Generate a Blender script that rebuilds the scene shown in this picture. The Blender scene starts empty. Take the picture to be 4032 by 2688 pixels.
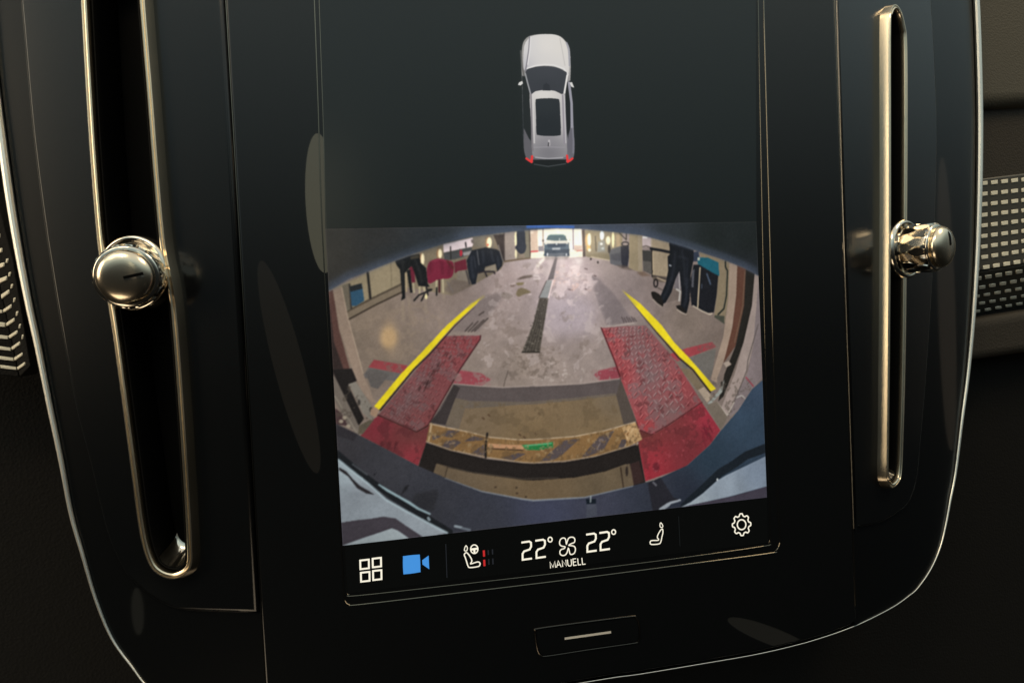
import bpy, bmesh, math, random
import numpy as np
from mathutils import Vector, Matrix

random.seed(7)
RNG = np.random.default_rng(7)
scene = bpy.context.scene
col = scene.collection

# ------------------------------------------------------------------ camera
# dashboard frame in millimetres: u right, v up, w out of the screen towards the driver
FPX, CX, CY = 1620 * 4032 / 2352, 2016.0, 1344.0
CAM_M = np.array([[0.97379397, -0.04786689, 0.22233773],
                  [-0.05265774, -0.99848973, 0.01566623],
                  [0.22125204, -0.02696348, -0.97484384]])
CAM_C = np.array([-61.0285, 15.9149, 202.4685])


def B(p):                                    # millimetre dashboard frame -> Blender metres
    return Vector((p[0] * .001, -p[2] * .001, p[1] * .001))


def Bd(d):
    return Vector((d[0], -d[2], d[1])).normalized()


cam_data = bpy.data.cameras.new('camera')
cam = bpy.data.objects.new('camera', cam_data)
col.objects.link(cam)
R = Matrix((Bd(CAM_M[0]), Bd(-CAM_M[1]), Bd(-CAM_M[2]))).transposed()
cam.matrix_world = Matrix.Translation(B(CAM_C)) @ R.to_4x4()
cam_data.sensor_width = 36.0
cam_data.lens = 36.0 * FPX / 4032
cam_data.clip_start = 0.005
cam_data.clip_end = 20.0
scene.camera = cam

# ------------------------------------------------------------------ light
world = bpy.data.worlds.new('World')
scene.world = world
world.use_nodes = True
wn = world.node_tree
bg = wn.nodes['Background']
_tc = wn.nodes.new('ShaderNodeTexCoord')
_sx = wn.nodes.new('ShaderNodeSeparateXYZ')
_rp = wn.nodes.new('ShaderNodeValToRGB')
wn.links.new(_tc.outputs['Generated'], _sx.inputs[0])
_mr = wn.nodes.new('ShaderNodeMapRange')
_mr.inputs['From Min'].default_value = -1
wn.links.new(_sx.outputs['Z'], _mr.inputs['Value'])
wn.links.new(_mr.outputs['Result'], _rp.inputs['Fac'])
# dim cabin: dark towards the footwell, lighter towards the windows and the roof
_rp.color_ramp.interpolation = 'B_SPLINE'
stops = [(0.0, (.004, .004, .0035)), (.46, (.006, .006, .006)), (.56, (.075, .088, .09)), (.66, (.33, .42, .43)), (.75, (.60, .73, .73)), (1.0, (.72, .69, .62))]
_rp.color_ramp.elements[0].position, _rp.color_ramp.elements[0].color = stops[0][0], (*stops[0][1], 1)
_rp.color_ramp.elements[1].position, _rp.color_ramp.elements[1].color = stops[-1][0], (*stops[-1][1], 1)
for p_, c_ in stops[1:-1]:
    _rp.color_ramp.elements.new(p_).color = (*c_, 1)
wn.links.new(_rp.outputs['Color'], bg.inputs[0])
bg.inputs[1].default_value = 1.0

scene.view_settings.view_transform = 'Standard'
scene.view_settings.look = 'None'
scene.view_settings.exposure = 0
scene.view_settings.gamma = 1
scene.cycles.max_bounces = 6
scene.cycles.use_denoising = True


def lamp(name, pos, aim, size, size_y, radiance, color, shape='RECTANGLE'):
    l = bpy.data.lights.new(name, 'AREA')
    l.shape = shape
    l.size, l.size_y = size, size_y
    area = size * size_y * (math.pi / 4 if shape == 'ELLIPSE' else 1)
    l.energy = radiance * math.pi * area
    l.color = color
    o = bpy.data.objects.new(name, l)
    col.objects.link(o)
    o.location = B(pos)
    d = B(aim) - B(pos)
    o.rotation_euler = d.to_track_quat('-Z', 'Y').to_euler()
    return o


WARM = (1.0, 0.77, 0.47)
lamp('dome_lamp', (-260, 640, 420), (0, 0, 0), .22, .16, 13.0, WARM)
lamp('passenger_lamp', (520, 700, 260), (160, 40, 0), .20, .20, 20.0, WARM)
lamp('chrome_fill_left', (-900, 240, 165), (100, 20, 0), .30, .50, 5.0, (1.0, .80, .54))  # added fill off to the left, brightens the right vent's chrome bar
lamp('chrome_fill_high', (-560, 640, 330), (-90, 20, 0), .34, .34, 2.2, (1.0, .80, .54))  # added fill with no source in view, for the left vent's bars
lamp('floor_bounce_fill', (-420, -600, 360), (-60, 0, 0), .40, .28, 2.2, (1.0, .80, .56))  # added lamp imitating warm light bounced up from the floor
# added dim lamps, shaped and placed only for oval reflections in the black gloss
lamp('glow_a', (-83, 141, 520), (-70, 50, 0), .030, .135, 1.35, (1, .94, .64), 'ELLIPSE')
gb = lamp('glow_b', (-122, -18, 520), (-78, 0, 0), .028, .215, 0.14, (1, .82, .58), 'ELLIPSE')
gb.rotation_euler.rotate_axis('Z', math.radians(11))
gc_ = lamp('glow_c', (405, -370, 541), (70, -87, 0), .10, .020, 0.16, (1, .92, .70), 'ELLIPSE')
gc_.rotation_euler.rotate_axis('Z', math.radians(-16))
lamp('glow_d', (-676, -285, 356), (-124, -58, -13), .012, .050, .4, (1, .94, .72), 'ELLIPSE')
lamp('glow_e', (860, 12, 43), (162, 14, -24), .018, .36, .26, (1, .80, .58), 'ELLIPSE')


# ------------------------------------------------------------------ materials
def mat(name, base, rough, metal=0.0, coat=0.0, coat_rough=0.03, spec=0.5, bump=None, rvar=0.0):
    m = bpy.data.materials.new(name)
    m.use_nodes = True
    nt = m.node_tree
    b = nt.nodes['Principled BSDF']
    b.inputs['Base Color'].default_value = (*base, 1)
    b.inputs['Roughness'].default_value = rough
    b.inputs['Metallic'].default_value = metal
    b.inputs['Specular IOR Level'].default_value = spec
    b.inputs['Coat Weight'].default_value = coat
    b.inputs['Coat Roughness'].default_value = coat_rough
    tc = nt.nodes.new('ShaderNodeTexCoord')
    if rvar:
        n = nt.nodes.new('ShaderNodeTexNoise')
        n.inputs['Scale'].default_value = 60
        n.inputs['Detail'].default_value = 5
        nt.links.new(tc.outputs['Object'], n.inputs['Vector'])
        mr = nt.nodes.new('ShaderNodeMapRange')
        mr.inputs['To Min'].default_value = max(0, rough - rvar)
        mr.inputs['To Max'].default_value = rough + rvar
        nt.links.new(n.outputs['Fac'], mr.inputs['Value'])
        nt.links.new(mr.outputs['Result'], b.inputs['Roughness'])
    if bump:
        sc, st, dist = bump
        n = nt.nodes.new('ShaderNodeTexNoise')
        n.inputs['Scale'].default_value = sc
        n.inputs['Detail'].default_value = 4
        v = nt.nodes.new('ShaderNodeTexVoronoi')
        v.inputs['Scale'].default_value = sc * .8
        nt.links.new(tc.outputs['Object'], n.inputs['Vector'])
        nt.links.new(tc.outputs['Object'], v.inputs['Vector'])
        ad = nt.nodes.new('ShaderNodeMath')
        ad.operation = 'ADD'
        nt.links.new(n.outputs['Fac'], ad.inputs[0])
        nt.links.new(v.outputs['Distance'], ad.inputs[1])
        bp = nt.nodes.new('ShaderNodeBump')
        bp.inputs['Strength'].default_value = st
        bp.inputs['Distance'].default_value = dist
        nt.links.new(ad.outputs[0], bp.inputs['Height'])
        nt.links.new(bp.outputs['Normal'], b.inputs['Normal'])
    return m


def s2l(c):
    c = np.asarray(c, float) / 255.0
    return np.where(c <= .04045, c / 12.92, ((c + .055) / 1.055) ** 2.4)


def emit(name, rgb, k=1.0):
    m = mat(name, (0, 0, 0), .3, spec=.2)
    b = m.node_tree.nodes['Principled BSDF']
    b.inputs['Emission Color'].default_value = (*s2l(rgb), 1)
    b.inputs['Emission Strength'].default_value = k
    return m


GLOSS = mat('piano_black', (.003, .0035, .004), .42, coat=1.0, coat_rough=.015, spec=.1)
GLOSS2 = mat('piano_black_vent', (.003, .0035, .004), .30, coat=.38, coat_rough=.03, spec=.12)
VENT = mat('satin_black', (.003, .0035, .004), .30, coat=.9, coat_rough=.16, spec=.05)
TRIM = mat('trim_chrome', (1.0, .98, .90), .38, metal=1.0)
LIP = mat('screen_edge', (.26, .23, .18), .12, metal=1.0)
LIP2 = mat('button_edge', (.12, .105, .09), .20, metal=1.0)
CHROME = mat('satin_chrome', (.82, .71, .54), .24, metal=1.0, rvar=.05)
CHROME2 = mat('polished_chrome', (.80, .74, .63), .13, metal=1.0)
DARKCHROME = mat('dark_chrome', (.30, .29, .27), .12, metal=1.0)
SLOT = mat('slot_black', (.002, .002, .002), .6, spec=.08)
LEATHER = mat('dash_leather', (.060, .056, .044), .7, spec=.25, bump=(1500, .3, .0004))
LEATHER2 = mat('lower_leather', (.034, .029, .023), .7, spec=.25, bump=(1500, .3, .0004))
LOWER = mat('lower_dash', (.007, .0065, .006), .8, spec=.15, bump=(1300, .3, .0004))
STRIP = mat('decor_base', (.045, .042, .034), .5, bump=(900, .1, .0002))
TILE = mat('inlay_metal', (.86, .81, .66), .42, metal=.15, rvar=.08)
PRINT = mat('white_print', (.62, .58, .52), .5)

DISP = bpy.data.materials.new('display_pixels')
DISP.use_nodes = True
_b = DISP.node_tree.nodes['Principled BSDF']
_b.inputs['Base Color'].default_value = (.003, .003, .003, 1)
_b.inputs['Roughness'].default_value = .22
_b.inputs['Specular IOR Level'].default_value = .5
_a = DISP.node_tree.nodes.new('ShaderNodeAttribute')
_a.attribute_name = 'Pixels'
DISP.node_tree.links.new(_a.outputs['Color'], _b.inputs['Emission Color'])
_b.inputs['Emission Strength'].default_value = 1.0


# ------------------------------------------------------------------ surfaces of the console
CANT = math.radians(20)
UL, UR = -89.6, 98.6
SN, CS = math.sin(CANT), math.cos(CANT)


class Pl:
    """plane with an in-plane frame: e1, e2, normal"""

    def __init__(s, p0, e1, e2):
        s.p0 = np.array(p0, float)
        s.e1 = np.array(e1, float) / np.linalg.norm(e1)
        s.e2 = np.array(e2, float) / np.linalg.norm(e2)
        s.n = np.cross(s.e1, s.e2)
        s.n /= np.linalg.norm(s.n)

    def up(s, h):
        return Pl(s.p0 + s.n * h, s.e1, s.e2)

    def hit(s, x, y):                        # sight line of a photo point -> in-plane coordinates
        d = CAM_M.T @ np.array([(x - CX) / FPX, (y - CY) / FPX, 1.0])
        t = ((s.p0 - CAM_C) @ s.n) / (d @ s.n)
        q = CAM_C + t * d - s.p0
        return np.array([q @ s.e1, q @ s.e2])

    def at(s, a, b, h=0.0):
        return s.p0 + s.e1 * a + s.e2 * b + s.n * h


PC = Pl((0, 0, 0), (1, 0, 0), (0, 1, 0))
PL = Pl((UL, 0, -.2), (CS, 0, SN), (0, 1, 0))          # falls away to the left
PR = Pl((UR, 0, -.2), (CS, 0, -SN), (0, 1, 0))         # falls away to the right

K = 4032 / 2352


def hits(plane, pts, k=K):
    return [plane.hit(x * k, y * k) for x, y in pts]


def zoom(x0, y0, w, wz=2352):
    s = w / wz
    return lambda *pts: [(x0 + x * s, y0 + y * s) for x, y in pts]


def smooth(pts, n=6, closed=False):
    P = [np.array(p, float) for p in pts]
    N = len(P)
    out = []
    rng = range(N) if closed else range(N - 1)
    for i in rng:
        p1, p2 = P[i], P[(i + 1) % N]
        p0 = P[i - 1] if (closed or i > 0) else 2 * p1 - p2
        p3 = P[(i + 2) % N] if (closed or i + 2 < N) else 2 * p2 - p1
        for j in range(n):
            t = j / n
            out.append(.5 * ((2 * p1) + (-p0 + p2) * t + (2 * p0 - 5 * p1 + 4 * p2 - p3) * t * t
                             + (-p0 + 3 * p1 - 3 * p2 + p3) * t ** 3))
    if not closed:
        out.append(P[-1])
    return out


# ------------------------------------------------------------------ object helpers
def mesh_obj(name, bm, m, parent=None, smooth_shade=False):
    me = bpy.data.meshes.new(name)
    if smooth_shade:
        for f in bm.faces:
            f.smooth = True
    bm.normal_update()
    bm.to_mesh(me)
    bm.free()
    me.materials.append(m)
    o = bpy.data.objects.new(name, me)
    col.objects.link(o)
    if parent is not None:
        o.parent = parent
        o.matrix_parent_inverse = parent.matrix_world.inverted()
    return o


def thing(name, pos, label, cat, group=None):
    o = bpy.data.objects.new(name, None)
    o.empty_display_size = .01
    col.objects.link(o)
    o.location = B(pos)
    o.matrix_world = Matrix.Translation(B(pos))
    o['label'], o['category'] = label, cat
    if group:
        o['group'] = group
    return o


def area2(p):
    return sum(p[i][0] * p[(i + 1) % len(p)][1] - p[(i + 1) % len(p)][0] * p[i][1] for i in range(len(p))) / 2


def inset(p, d):
    """move a counter-clockwise outline inwards by d"""
    N = len(p)
    out = []
    for i in range(N):
        a, b, c = (np.array(p[j % N], float) for j in (i - 1, i, i + 1))
        n1 = np.array([-(b - a)[1], (b - a)[0]])
        n2 = np.array([-(c - b)[1], (c - b)[0]])
        n1 /= np.linalg.norm(n1) + 1e-9
        n2 /= np.linalg.norm(n2) + 1e-9
        m = n1 + n2
        m /= max(.35, (m @ m) / 2)
        out.append(b + m * d)
    return out


def slab(name, plane, outline, thick, bev, m, parent, hole=None, hole_depth=6.0, steps=4):
    """plate with a rounded rim and an optional sunk slot"""
    if area2(outline) < 0:
        outline = outline[::-1]
    bm = bmesh.new()
    rings = []
    for k in range(steps + 1):
        t = math.pi / 2 * k / steps
        o = inset(outline, bev * (1 - math.cos(t)))
        rings.append([bm.verts.new(B(plane.at(q[0], q[1], -bev * (1 - math.sin(t))))) for q in o])
    bot = [bm.verts.new(B(plane.at(q[0], q[1], -thick))) for q in outline]
    rings = [bot] + rings
    N = len(outline)
    for r0, r1 in zip(rings[:-1], rings[1:]):
        for i in range(N):
            f = bm.faces.new((r0[i], r0[(i + 1) % N], r1[(i + 1) % N], r1[i]))
            f.smooth = True
    # the flat top has its own vertices, so that it stays flat
    o = inset(outline, bev)
    top = [bm.verts.new(B(plane.at(q[0], q[1], 0))) for q in o]
    edges = [bm.edges.new((top[i], top[(i + 1) % N])) for i in range(N)]
    if hole is not None:
        if area2(hole) < 0:
            hole = hole[::-1]
        hv = [bm.verts.new(B(plane.at(q[0], q[1], 0))) for q in hole]
        H = len(hv)
        edges += [bm.edges.new((hv[i], hv[(i + 1) % H])) for i in range(H)]
    bmesh.ops.triangle_fill(bm, edges=edges, use_beauty=True, use_dissolve=False, normal=Bd(plane.n))
    if hole is not None:
        h2 = [bm.verts.new(B(plane.at(q[0], q[1], -hole_depth))) for q in hole]
        h1 = [bm.verts.new(v.co) for v in hv]
        for i in range(H):
            bm.faces.new((h1[(i + 1) % H], h1[i], h2[i], h2[(i + 1) % H]))
    bmesh.ops.recalc_face_normals(bm, faces=[f for f in bm.faces if f.smooth])
    return mesh_obj(name, bm, m, parent)


def flat(name, plane, outline, h, m, parent):
    if area2(outline) < 0:
        outline = outline[::-1]
    bm = bmesh.new()
    vs = [bm.verts.new(B(plane.at(q[0], q[1], h))) for q in outline]
    es = [bm.edges.new((vs[i], vs[(i + 1) % len(vs)])) for i in range(len(vs))]
    bmesh.ops.triangle_fill(bm, edges=es, use_beauty=True, use_dissolve=False, normal=Bd(plane.n))
    return mesh_obj(name, bm, m, parent)


def sweep(name, path, normals, profile, m, parent, closed=False, scale=None):
    """profile of (side, height) swept along 3-D points with given surface normals"""
    bm = bmesh.new()
    N = len(path)
    rings = []
    for i in range(N):
        a = path[i - 1] if (closed or i > 0) else path[i]
        b = path[(i + 1) % N] if (closed or i < N - 1) else path[i]
        t = b - a
        t /= np.linalg.norm(t) + 1e-9
        n = normals[i]
        s = np.cross(t, n)
        s /= np.linalg.norm(s)
        k = scale[i] if scale is not None else 1.0
        rings.append([bm.verts.new(B(path[i] + s * x * k + n * y * k)) for x, y in profile])
    M = len(profile)
    rr = range(N) if closed else range(N - 1)
    for i in rr:
        r0, r1 = rings[i], rings[(i + 1) % N]
        for j in range(M):
            bm.faces.new((r0[j], r0[(j + 1) % M], r1[(j + 1) % M], r1[j]))
    if not closed:
        bm.faces.new(rings[0][::-1])
        bm.faces.new(rings[-1])
    bmesh.ops.recalc_face_normals(bm, faces=bm.faces[:])
    for e in bm.edges:
        if len(e.link_faces) == 2 and e.calc_face_angle() > .62:
            e.smooth = False
    return mesh_obj(name, bm, m, parent, True)


def round_profile(w, h0, h1, r, n=4):
    pts = [(-w / 2, h0)]
    for k in range(n + 1):
        t = math.pi / 2 * k / n
        pts.append((-w / 2 + r - r * math.cos(t), h1 - r + r * math.sin(t)))
    for k in range(n + 1):
        t = math.pi / 2 * k / n
        pts.append((w / 2 - r + r * math.sin(t), h1 - r + r * math.cos(t)))
    pts.append((w / 2, h0))
    return pts


def circle_profile(r, n=12, h=0.0):
    return [(r * math.cos(2 * math.pi * k / n), h + r * math.sin(2 * math.pi * k / n)) for k in range(n)]


# ------------------------------------------------------------------ picture painter (colours of the lit screen)
class Canvas:
    def __init__(s, quad, W, H, SS=2):
        s.W, s.H, s.SS = W * SS, H * SS, SS
        s.px = s.W / abs(quad[1][0] - quad[0][0])        # canvas pixels for one photo pixel
        s.w, s.h = W, H
        src = np.array([PC.hit(*q) for q in quad])
        s.org = src[0]
        s.u0, s.u1 = src[:, 0].min(), src[:, 0].max()
        s.v0, s.v1 = src[:, 1].min(), src[:, 1].max()
        s.img = np.zeros((s.H, s.W, 3))

    def T(s, pts):
        out = []
        for x, y in pts:
            q = PC.hit(x, y)
            out.append(((q[0] - s.u0) / (s.u1 - s.u0) * s.W, (s.v1 - q[1]) / (s.v1 - s.v0) * s.H))
        return np.array(out)

    def mask(s, P, blur=0.0):
        pad = int(blur * 3 + 2)
        x0, y0 = np.floor(P.min(0)).astype(int) - pad
        x1, y1 = np.ceil(P.max(0)).astype(int) + pad
        x0, y0, x1, y1 = max(0, x0), max(0, y0), min(s.W, x1), min(s.H, y1)
        if x1 <= x0 or y1 <= y0:
            return None
        yy, xx = np.mgrid[y0:y1, x0:x1] + .5
        ins = np.zeros(xx.shape, bool)
        N = len(P)
        for i in range(N):
            ax, ay = P[i]
            bx, by = P[(i + 1) % N]
            if ay == by:
                continue
            c = (ay > yy) != (by > yy)
            ins ^= c & (xx < (bx - ax) * (yy - ay) / (by - ay) + ax)
        return s.soft(ins.astype(float), blur), (x0, y0, x1, y1)

    @staticmethod
    def soft(a, blur):
        if blur <= .3:
            return a
        r = int(blur * 2.5) + 1
        k = np.exp(-.5 * (np.arange(-r, r + 1) / blur) ** 2)
        k /= k.sum()
        a = np.apply_along_axis(lambda q: np.convolve(q, k, 'same'), 0, a)
        return np.apply_along_axis(lambda q: np.convolve(q, k, 'same'), 1, a)

    def blend(s, mk, color, alpha):
        if mk is None:
            return
        m, (x0, y0, x1, y1) = mk
        m = (m * alpha)[..., None]
        if callable(color):
            yy, xx = np.mgrid[y0:y1, x0:x1]
            c = color(xx, yy)
        else:
            c = np.array(color, float)
        s.img[y0:y1, x0:x1] = s.img[y0:y1, x0:x1] * (1 - m) + c * m

    def poly(s, pts, color, alpha=1.0, blur=0.8, sm=0):
        if sm:
            pts = smooth(pts, sm, True)
        b = blur * s.SS * .55
        s.blend(s.mask(s.T(pts), b), color, alpha)

    def line(s, pts, width, color, alpha=1.0, blur=0.8, sm=0, closed=False):
        if sm:
            pts = smooth(pts, sm, closed)
        P = s.T(pts)
        if closed:
            P = np.vstack([P, P[:1]])
        r = (np.array(width, float) if np.ndim(width) else np.full(len(P), float(width))) * s.px / 2 * np.ones(len(P))
        b = blur * s.SS * .55
        pad = int(r.max() + b * 3 + 2)
        x0, y0 = np.maximum(np.floor(P.min(0)).astype(int) - pad, 0)
        x1, y1 = np.ceil(P.max(0)).astype(int) + pad
        x1, y1 = min(x1, s.W), min(y1, s.H)
        if x1 <= x0 or y1 <= y0:
            return
        yy, xx = np.mgrid[y0:y1, x0:x1] + .5
        m = np.zeros(xx.shape)
        for i in range(len(P) - 1):
            a, bb = P[i], P[i + 1]
            d = bb - a
            L = d @ d + 1e-9
            t = np.clip(((xx - a[0]) * d[0] + (yy - a[1]) * d[1]) / L, 0, 1)
            dist = np.hypot(xx - a[0] - t * d[0], yy - a[1] - t * d[1])
            rr = r[i] * (1 - t) + r[i + 1] * t
            m = np.maximum(m, np.clip(rr - dist + .5, 0, 1))
        s.blend((s.soft(m, b), (x0, y0, x1, y1)), color, alpha)

    def ell(s, c, rx, ry, color, alpha=1.0, blur=0.8):
        s.poly([(c[0] + rx * math.cos(t), c[1] + ry * math.sin(t)) for t in np.linspace(0, 2 * math.pi, 28)[:-1]],
               color, alpha, blur)

    def idw(s, ctrl, p=2.2):
        pts = s.T([(x, y) for x, y, _ in ctrl])
        cs = np.array([c for _, _, c in ctrl], float)

        def f(xx, yy):
            num = np.zeros(xx.shape + (3,))
            den = np.zeros(xx.shape)
            for q, c in zip(pts, cs):
                w = 1.0 / ((xx - q[0]) ** 2 + (yy - q[1]) ** 2 + 900) ** (p / 2)
                num += w[..., None] * c
                den += w
            return num / den[..., None]
        return f

    def noise(s, cell, amp, region=None):
        """soft value noise multiplied into the picture"""
        gh, gw = int(s.H / cell) + 3, int(s.W / cell) + 3
        g = RNG.normal(0, 1, (gh, gw))
        yy, xx = np.mgrid[0:s.H, 0:s.W] / cell
        iy, ix = yy.astype(int), xx.astype(int)
        fy, fx = yy - iy, xx - ix
        fy, fx = fy * fy * (3 - 2 * fy), fx * fx * (3 - 2 * fx)
        n = (g[iy, ix] * (1 - fx) + g[iy, ix + 1] * fx) * (1 - fy) + (g[iy + 1, ix] * (1 - fx) + g[iy + 1, ix + 1] * fx) * fy
        s.img *= (1 + amp * n)[..., None]

    def stain(s, pts, color, cell, thr, alpha=.6, soft_=.35):
        """irregular worn patches inside an outline"""
        mk = s.mask(s.T(pts), 3.0)
        if mk is None:
            return
        m, (x0, y0, x1, y1) = mk
        h, w = m.shape
        n = np.zeros((h, w))
        amp = 1.0
        c = cell
        for _ in range(3):
            g = RNG.normal(0, 1, (int(h / c) + 3, int(w / c) + 3))
            yy, xx = np.mgrid[0:h, 0:w] / c
            iy, ix = yy.astype(int), xx.astype(int)
            fy, fx = yy - iy, xx - ix
            n += amp * ((g[iy, ix] * (1 - fx) + g[iy, ix + 1] * fx) * (1 - fy) + (g[iy + 1, ix] * (1 - fx) + g[iy + 1, ix + 1] * fx) * fy)
            amp *= .6
            c = max(2.0, c / 2.2)
        s.blend((m * np.clip((n - thr) / soft_, 0, 1), (x0, y0, x1, y1)), color, alpha)

    def glow(s, c, r, color, k):
        """light that bleeds out of a bright opening"""
        q = s.T([c])[0]
        yy, xx = np.mgrid[0:s.H, 0:s.W]
        d2 = ((xx - q[0]) / (r * s.px)) ** 2 + ((yy - q[1]) / (r * .62 * s.px)) ** 2
        s.img += (np.exp(-d2) * k)[..., None] * np.array(color, float)

    def finish(s, warp=.2, soft=1.45, sharp=.26, grain=1.7, sat=.90):
        """what a small wide-angle video camera does: uneven edges, soft lens, sharpening halo, grain"""
        def field(cell):
            gh, gw = int(s.H / cell) + 3, int(s.W / cell) + 3
            g = RNG.normal(0, 1, (gh, gw))
            yy, xx = np.mgrid[0:s.H, 0:s.W] / cell
            iy, ix = yy.astype(int), xx.astype(int)
            fy, fx = yy - iy, xx - ix
            fy, fx = fy * fy * (3 - 2 * fy), fx * fx * (3 - 2 * fx)
            return (g[iy, ix] * (1 - fx) + g[iy, ix + 1] * fx) * (1 - fy) + (g[iy + 1, ix] * (1 - fx) + g[iy + 1, ix + 1] * fx) * fy
        yy, xx = np.mgrid[0:s.H, 0:s.W]
        sx = np.clip(np.rint(xx + field(9) * warp + field(26) * warp * .7), 0, s.W - 1).astype(int)
        sy = np.clip(np.rint(yy + field(9) * warp + field(26) * warp * .7), 0, s.H - 1).astype(int)
        im = s.img[sy, sx]
        lum = 1 + .022 * field(44) + .012 * field(13) + .012 * field(5)
        im = im * lum[..., None]
        def bl(x, b):
            return np.stack([s.soft(np.pad(x[..., c], 12, 'edge'), b)[12:-12, 12:-12] for c in range(3)], -1)
        b1 = bl(im, soft)
        b2 = bl(b1, 4.0)
        im = b1 + (b1 - b2) * sharp
        g = im.mean(-1, keepdims=True)
        im = g + (im - g) * sat
        n = s.soft(RNG.normal(0, 1, im.shape[:2]), .8)
        n2 = s.soft(RNG.normal(0, 1, im.shape[:2]), 1.5)
        im = im + (n * grain * 2.2 + n2 * grain * 3)[..., None]
        s.img = np.clip(im, 0, 255)

    def pixels(s):
        a = s.img.reshape(s.h, s.SS, s.w, s.SS, 3).mean((1, 3))
        return np.clip(a, 0, 255)

    def build(s, name, h, parent):
        a = s2l(s.pixels())
        us = s.u0 + (np.arange(s.w) + .5) / s.w * (s.u1 - s.u0)
        vs = s.v1 - (np.arange(s.h) + .5) / s.h * (s.v1 - s.v0)
        us[0], us[-1], vs[0], vs[-1] = s.u0, s.u1, s.v1, s.v0
        U, V = np.meshgrid(us, vs)
        co = np.stack([U * .001, np.full(U.shape, -h * .001), V * .001], -1).reshape(-1, 3).astype(np.float32)
        idx = np.arange(s.w * s.h).reshape(s.h, s.w)
        f = np.stack([idx[1:, :-1], idx[1:, 1:], idx[:-1, 1:], idx[:-1, :-1]], -1).reshape(-1, 4)
        me = bpy.data.meshes.new(name)
        me.vertices.add(len(co))
        me.vertices.foreach_set('co', co.ravel())
        me.loops.add(f.size)
        me.loops.foreach_set('vertex_index', f.ravel().astype(np.int32))
        me.polygons.add(len(f))
        me.polygons.foreach_set('loop_start', (np.arange(len(f)) * 4).astype(np.int32))
        me.update(calc_edges=True)
        at = me.attributes.new('Pixels', 'FLOAT_COLOR', 'POINT')
        rgba = np.ones((len(co), 4), np.float32)
        rgba[:, :3] = a.reshape(-1, 3)
        at.data.foreach_set('color', rgba.ravel())
        me.materials.append(DISP)
        o = bpy.data.objects.new(name, me)
        col.objects.link(o)
        o.parent = parent
        o.matrix_parent_inverse = parent.matrix_world.inverted()
        return o


def ribbon(bm, pts, width, plane, h, closed=False):
    """flat stroke on the screen; pts in photo px, width in photo px"""
    P = [plane.hit(x, y) for x, y in pts]
    mm = width * np.linalg.norm(np.subtract(plane.hit(pts[0][0] + 10, pts[0][1]), P[0])) / 10
    N = len(P)
    L, Rr = [], []
    for i in range(N):
        a = P[i - 1] if (closed or i > 0) else P[i]
        b = P[(i + 1) % N] if (closed or i < N - 1) else P[i]
        d1, d2 = P[i] - a, b - P[i]
        n1 = np.array([-d1[1], d1[0]]) / (np.linalg.norm(d1) + 1e-9)
        n2 = np.array([-d2[1], d2[0]]) / (np.linalg.norm(d2) + 1e-9)
        m = n1 + n2
        m = m / max(.5, (m @ m) / 2) if (np.linalg.norm(d1) > 1e-6 and np.linalg.norm(d2) > 1e-6) else m
        L.append(P[i] + m * mm / 2)
        Rr.append(P[i] - m * mm / 2)
    vl = [bm.verts.new(B(plane.at(q[0], q[1], h))) for q in L]
    vr = [bm.verts.new(B(plane.at(q[0], q[1], h))) for q in Rr]
    for i in (range(N) if closed else range(N - 1)):
        j = (i + 1) % N
        bm.faces.new((vr[i], vr[j], vl[j], vl[i]))


def fillpoly(bm, pts, plane, h):
    P = [plane.hit(x, y) for x, y in pts]
    if area2(P) < 0:
        P = P[::-1]
    bm.faces.new([bm.verts.new(B(plane.at(q[0], q[1], h))) for q in P])


def oval(c, rx, ry, n=24):
    return [(c[0] + rx * math.cos(t), c[1] + ry * math.sin(t)) for t in np.linspace(0, 2 * math.pi, n + 1)[:-1]]


# ------------------------------------------------------------------ dashboard behind the console
def structure(o):
    o['kind'] = 'structure'
    return o


def plane_through(p, q, tilt, e=None):
    """plane holding the line p-q (3-D), tipped back by tilt below that line"""
    e1 = (q - p) / np.linalg.norm(q - p)
    e2 = np.cross(np.array([0, 0, 1.0]), e1)
    e2 /= np.linalg.norm(e2)
    n0 = np.cross(e1, e2)
    e2t = e2 * math.cos(tilt) + n0 * math.sin(tilt)      # upwards and out
    return Pl(p, e1, e2t)


PD = Pl((0, 0, -58), (1, 0, 0), (0, 1, 0))
structure(slab('dashboard', PD, [(-420, -330), (420, -330), (420, 300), (-420, 300)], 6, 1.0, LOWER, None))

# upper padded leather, right of the console and left of it
PP = plane_through(np.array([60., 85, -40]), np.array([260., 85, -40]), math.radians(-8))
pad = [(2150, 247), (2380, 236), (2700, 220), (2700, -500), (2150, -500)]
structure(slab('dashboard_pad', PP, hits(PP, pad), 16, 5.0, LEATHER, None, steps=6))
PRc = Pl((0, 0, -47), (1, 0, 0), (0, 1, 0))
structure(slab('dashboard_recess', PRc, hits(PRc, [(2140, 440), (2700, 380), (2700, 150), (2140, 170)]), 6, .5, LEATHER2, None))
PPl = Pl((0, 0, -34), (1, 0, 0), (0, 1, 0))
structure(slab('dashboard_pad', PPl, hits(PPl, [(-700, 230), (20, 215), (10, -500), (-700, -500)]), 14, 5.0, LEATHER, None, steps=6))

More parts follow.
